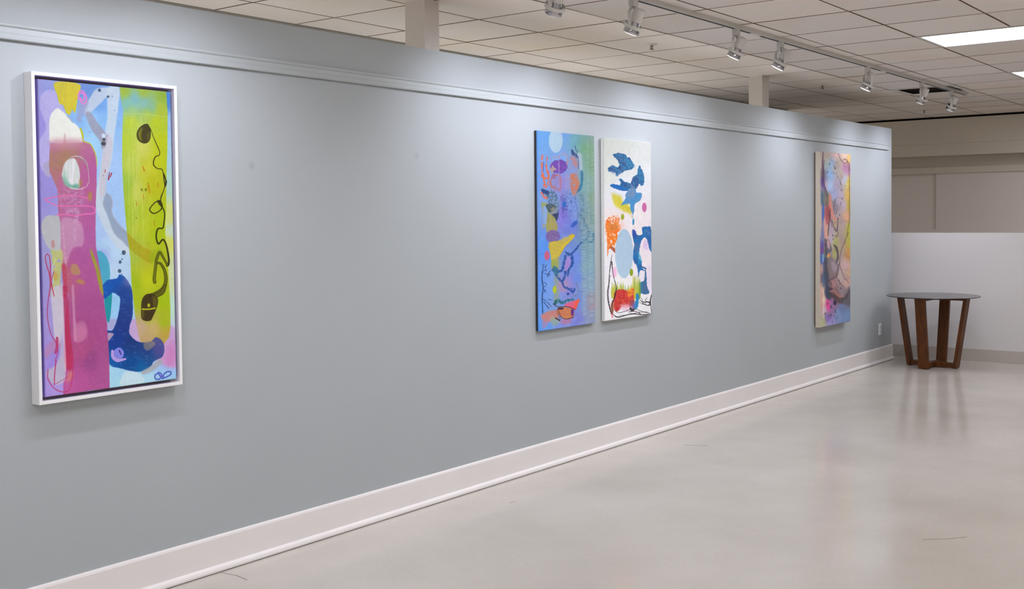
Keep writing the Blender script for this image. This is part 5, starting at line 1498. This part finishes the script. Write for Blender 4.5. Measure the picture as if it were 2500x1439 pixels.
    p.stroke([(396, 1015), (388, 1150), (372, 1300), (362, 1420)], [14, 18, 18, 12], (92, 72, 74), alpha=.8, soft=3)
    p.poly([(520, 1100), (600, 1100), (620, 1439), (520, 1439)], (166, 146, 146), alpha=.45, soft=20)
    p.stroke([(375, 240), (440, 200), (500, 240)], 8, (150, 130, 120), alpha=.5, soft=2); p.stroke([(500, 380), (560, 480), (560, 560)], 8, (150, 130, 126), alpha=.5, soft=3)
    LN = (112, 78, 72)
    p.stroke([(515, 160), (530, 205), (560, 262), (600, 300), (650, 290), (640, 245), (600, 240), (585, 270)], [8, 9, 10, 10, 10, 12, 9, 8], LN, alpha=.9)
    p.stroke([(640, 245), (680, 310), (694, 420)], [10, 11, 11], LN, alpha=.9)
    p.stroke([(655, 300), (682, 440), (690, 700), (688, 950), (692, 1150), (665, 1340), (650, 1420)], [8, 8, 9, 10, 9, 9, 8], (110, 86, 46), alpha=.85)
    K = (44, 46, 58)
    p.dots([(x, y, rx * .85, ry * .8) for x, y, rx, ry in ((382, 322, 7, 22), (347, 450, 8, 20), (466, 385, 9, 26), (452, 360, 8, 8), (480, 450, 5, 9), (492, 480, 5, 9), (505, 515, 6, 12), (517, 535, 5, 10), (532, 556, 6, 10), (545, 585, 7, 18), (552, 615, 7, 18), (560, 640, 6, 10), (565, 720, 7, 18), (578, 855, 7, 18), (555, 920, 7, 16), (550, 950, 6, 12), (540, 1105, 6, 20), (470, 1220, 5, 14), (436, 1415, 7, 20))], K)
    p.sheet(*H)
    p.stroke([(262, 120), (252, 220), (262, 330), (262, 430)], [30, 28, 26, 22], (70, 90, 170), alpha=.8, soft=5)
    p.stroke([(246, 210), (250, 280)], 26, (136, 60, 130), alpha=.8, soft=6); p.stroke([(264, 300), (268, 400)], 12, (206, 222, 232), alpha=.8, soft=3); p.stroke([(270, 450), (285, 620), (275, 740)], [12, 14, 18], (60, 110, 160), alpha=.8, soft=4)
    p.stroke([(292, 200), (285, 330)], 20, (140, 170, 90), alpha=.7, soft=5)
    p.stroke([(310, 95), (308, 200), (322, 320), (318, 420)], [16, 22, 24, 24], (74, 70, 76), alpha=.85, soft=4)
    p.stroke([(340, 95), (365, 160), (375, 240), (350, 260), (335, 225)], [10, 12, 22, 22, 16], (78, 74, 84), alpha=.85, soft=3)
    p.stroke([(350, 120), (345, 190)], 24, (214, 150, 140), alpha=.8, soft=5)
    p.ellipse(346, 322, 22, 34, (238, 148, 76), alpha=.95, soft=4); p.ellipse(330, 330, 10, 20, (220, 200, 90), alpha=.8, soft=4)
    p.poly([(330, 350), (390, 340), (450, 420), (470, 520), (440, 600), (360, 620), (310, 520)], (122, 108, 108), alpha=.65, soft=12)
    p.poly([(380, 400), (440, 430), (460, 520), (410, 540)], (176, 156, 172), alpha=.6, soft=12)
    p.poly([(430, 50), (460, 30), (470, 60), (440, 70)], (120, 96, 110), alpha=.6, soft=5)
    p.poly([(400, 250), (440, 240), (460, 330), (420, 370), (395, 320)], (172, 172, 86), alpha=.7, soft=9)
    p.stroke([(415, 170), (450, 210), (472, 290), (470, 370), (450, 420)], [16, 40, 26, 30, 16], (82, 76, 74), alpha=.9, soft=4)
    p.stroke([(450, 420), (480, 470), (478, 560), (460, 600)], [10, 14, 14, 10], (100, 86, 96), alpha=.8, soft=3)
    p.stroke([(298, 400), (305, 560), (325, 680), (335, 800), (350, 900)], [40, 50, 60, 80, 70], (54, 66, 92), alpha=.8, soft=8)
    p.stroke([(345, 660), (400, 640), (450, 610), (470, 570)], [30, 26, 22, 14], (90, 70, 86), alpha=.75, soft=5, dry=(20, .3))
    p.poly([(350, 680), (430, 680), (440, 750), (370, 770)], (178, 130, 128), alpha=.75, soft=8); p.ellipse(378, 780, 26, 26, (76, 56, 64), alpha=.8, soft=7)
    p.stroke([(365, 820), (420, 810), (470, 870), (540, 900)], [20, 26, 30, 30], (190, 120, 110), alpha=.75, soft=6)
    p.stroke([(380, 860), (430, 880), (480, 950), (545, 985), (530, 920)], [40, 50, 50, 30, 24], (86, 66, 66), alpha=.8, soft=8, dry=(26, .28))
    p.ellipse(436, 975, 24, 36, (36, 36, 58), alpha=.9, soft=4)
    p.poly([(560, 900), (645, 760), (655, 1000), (560, 1010)], (92, 88, 94), alpha=.75, soft=14)
    p.poly([(470, 780), (560, 760), (610, 820), (560, 860), (480, 840)], (136, 122, 132), alpha=.6, soft=10)
    p.stroke([(328, 930), (340, 1010), (350, 1080)], [30, 50, 20], (232, 70, 150), alpha=.85, soft=6)
    p.ellipse(345, 1180, 44, 50, (136, 110, 180), alpha=.85, soft=4)
    LN = (88, 66, 66)
    p.stroke([(622, 0), (590, 80), (555, 160), (525, 240), (508, 320), (500, 420), (505, 480), (535, 560), (565, 640), (600, 670), (628, 710)], [8, 9, 9, 9, 9, 9, 8, 7, 7, 7, 6], LN, alpha=.88)
    p.poly([(530, 240), (580, 200), (560, 320), (512, 430), (505, 340)], (168, 152, 160), alpha=.5, soft=8)
    p.dots([(x, y, rx * .85, ry * .8) for x, y, rx, ry in ((402, 40, 7, 18), (405, 90, 6, 14), (490, 672, 9, 18), (505, 712, 8, 18), (517, 780, 8, 14), (303, 1118, 7, 18), (380, 1030, 10, 26), (381, 1145, 7, 34), (350, 1150, 5, 18), (442, 1090, 6, 30), (448, 1110, 5, 16), (399, 1235, 6, 18), (458, 1195, 6, 14), (335, 985, 8, 18), (335, 575, 6, 10))], K)
    p.stroke([(400, 1165), (420, 1155), (440, 1165)], 6, (90, 90, 120), alpha=.8)
    p.stroke([(236, 600), (246, 780), (252, 960), (260, 1180)], [10, 8, 8, 6], (196, 130, 120), alpha=.7, soft=3)
    p.stroke([(268, 780), (282, 900), (270, 1180)], 8, (244, 226, 206), alpha=.7, soft=2)
    p.sheet(*G)
    p.stroke([(300, 260), (292, 420), (300, 600), (330, 720), (352, 800)], [10, 12, 12, 16, 22], (86, 66, 80), alpha=.7, soft=3, dry=(16, .34))
    p.stroke([(470, 860), (462, 980), (480, 1040)], [16, 26, 14], (110, 96, 110), alpha=.7, soft=4)
    p.stroke([(520, 1150), (505, 1290), (520, 1420)], [10, 16, 12], (104, 88, 92), alpha=.75, soft=3)
    p.stroke([(330, 900), (350, 1010), (372, 1100), (402, 1180), (425, 1290)], [10, 12, 14, 12, 10], (96, 64, 66), alpha=.7, soft=2)
    p.stroke([(255, 180), (250, 700), (255, 1439)], 10, (226, 196, 176), alpha=.6, soft=3)
    p.sheet(*H)
    p.stroke([(290, 90), (300, 160), (296, 300), (305, 420), (330, 560), (345, 640)], [16, 20, 18, 20, 26, 30], (66, 62, 74), alpha=.65, soft=4, dry=(20, .36))
    p.stroke([(330, 640), (380, 720), (360, 830), (420, 900), (520, 940), (600, 900), (636, 820)], [26, 30, 36, 44, 40, 34, 20], (74, 58, 62), alpha=.6, soft=6, dry=(26, .4))
    p.stroke([(500, 420), (470, 520), (455, 600), (500, 700), (560, 760)], [12, 12, 14, 10, 8], (98, 78, 84), alpha=.7, soft=3)
    g = p.a.mean(2, keepdims=True)
    p.a = (g + (p.a - g) * .92) * .95
    return p.texture('canvas_brown_panel', [(1999, 371), (2072.7, 376), (2073.8, 787), (2001.7, 797)], 400, 860, GAIN[3])


GAIN = ((1.68, 0.82), (1.56, 0.82), (1.58, 0.83), (0.94, 0.76))      # light falling on each canvas, top and foot

# white floater frame with the lime and magenta canvas
fx0, fx1, fz0, fz1 = 2.114, 2.730, 0.830, 2.043
fr = thing('framed_painting', 'large abstract painting in lime green and magenta in a white floater frame', 'painting', ((fx0 + fx1) / 2, 0, (fz0 + fz1) / 2))
fw, fh, t = fx1 - fx0, fz1 - fz0, 0.0125
hw, hh = fw / 2, fh / 2
fy0, fy1 = -0.053, -0.001
for (a, b, c, d) in ((-hw, -hw + t, -hh, hh), (hw - t, hw, -hh, hh)):
    MB().box(a, b, fy0, fy1, c, d, .0012).build('frame_side', M['frame_white'], fr)
for (c, d) in ((-hh, -hh + t), (hh - t, hh)):
    MB().box(-hw + t, hw - t, fy0, fy1, c, d, .0012).build('frame_side', M['frame_white'], fr)
MB().box(-hw + t, hw - t, -0.010, -0.004, -hh + t, hh - t).build('frame_backing', M['frame_in'], fr)
cw, chh = 0.564, 1.162
o = canvas('canvas', cw, chh, 0.038, canvas_material('paint_lime_and_magenta', paint_lime_and_magenta(), .42), M['violet_side'], fr, y0=-0.0495)

# three unframed canvases
def hung(label, x0, x1, z0, z1, depth_front, d, img_fn, side, edge=0.0, rough=0.5):
    q = thing('canvas_painting', label, 'painting', ((x0 + x1) / 2, 0, (z0 + z1) / 2))
    canvas('canvas', x1 - x0, z1 - z0, d, canvas_material('paint_' + img_fn.__name__[6:], img_fn(), rough), side, q, y0=-depth_front, edge=edge)
    stretcher(x1 - x0, z1 - z0, -depth_front + d, -0.001, q)
    return q


hung('tall blue abstract canvas with a pale disc at its top left', 5.229, 5.833, 0.827, 2.008, 0.026, 0.021, paint_blue_panel, M['black_side'], edge=0.004, rough=0.4)
hung('tall white abstract canvas with blue shapes and a pale blue oval', 5.934, 6.521, 0.831, 2.002, 0.032, 0.025, paint_white_panel, M['white_side'], edge=0.0)
hung('tall brownish pink abstract canvas with raw canvas edges, nearest the table', 9.393, 10.110, 0.499, 2.059, 0.062, 0.048, paint_brown_panel, M['raw_side'], edge=0.0)
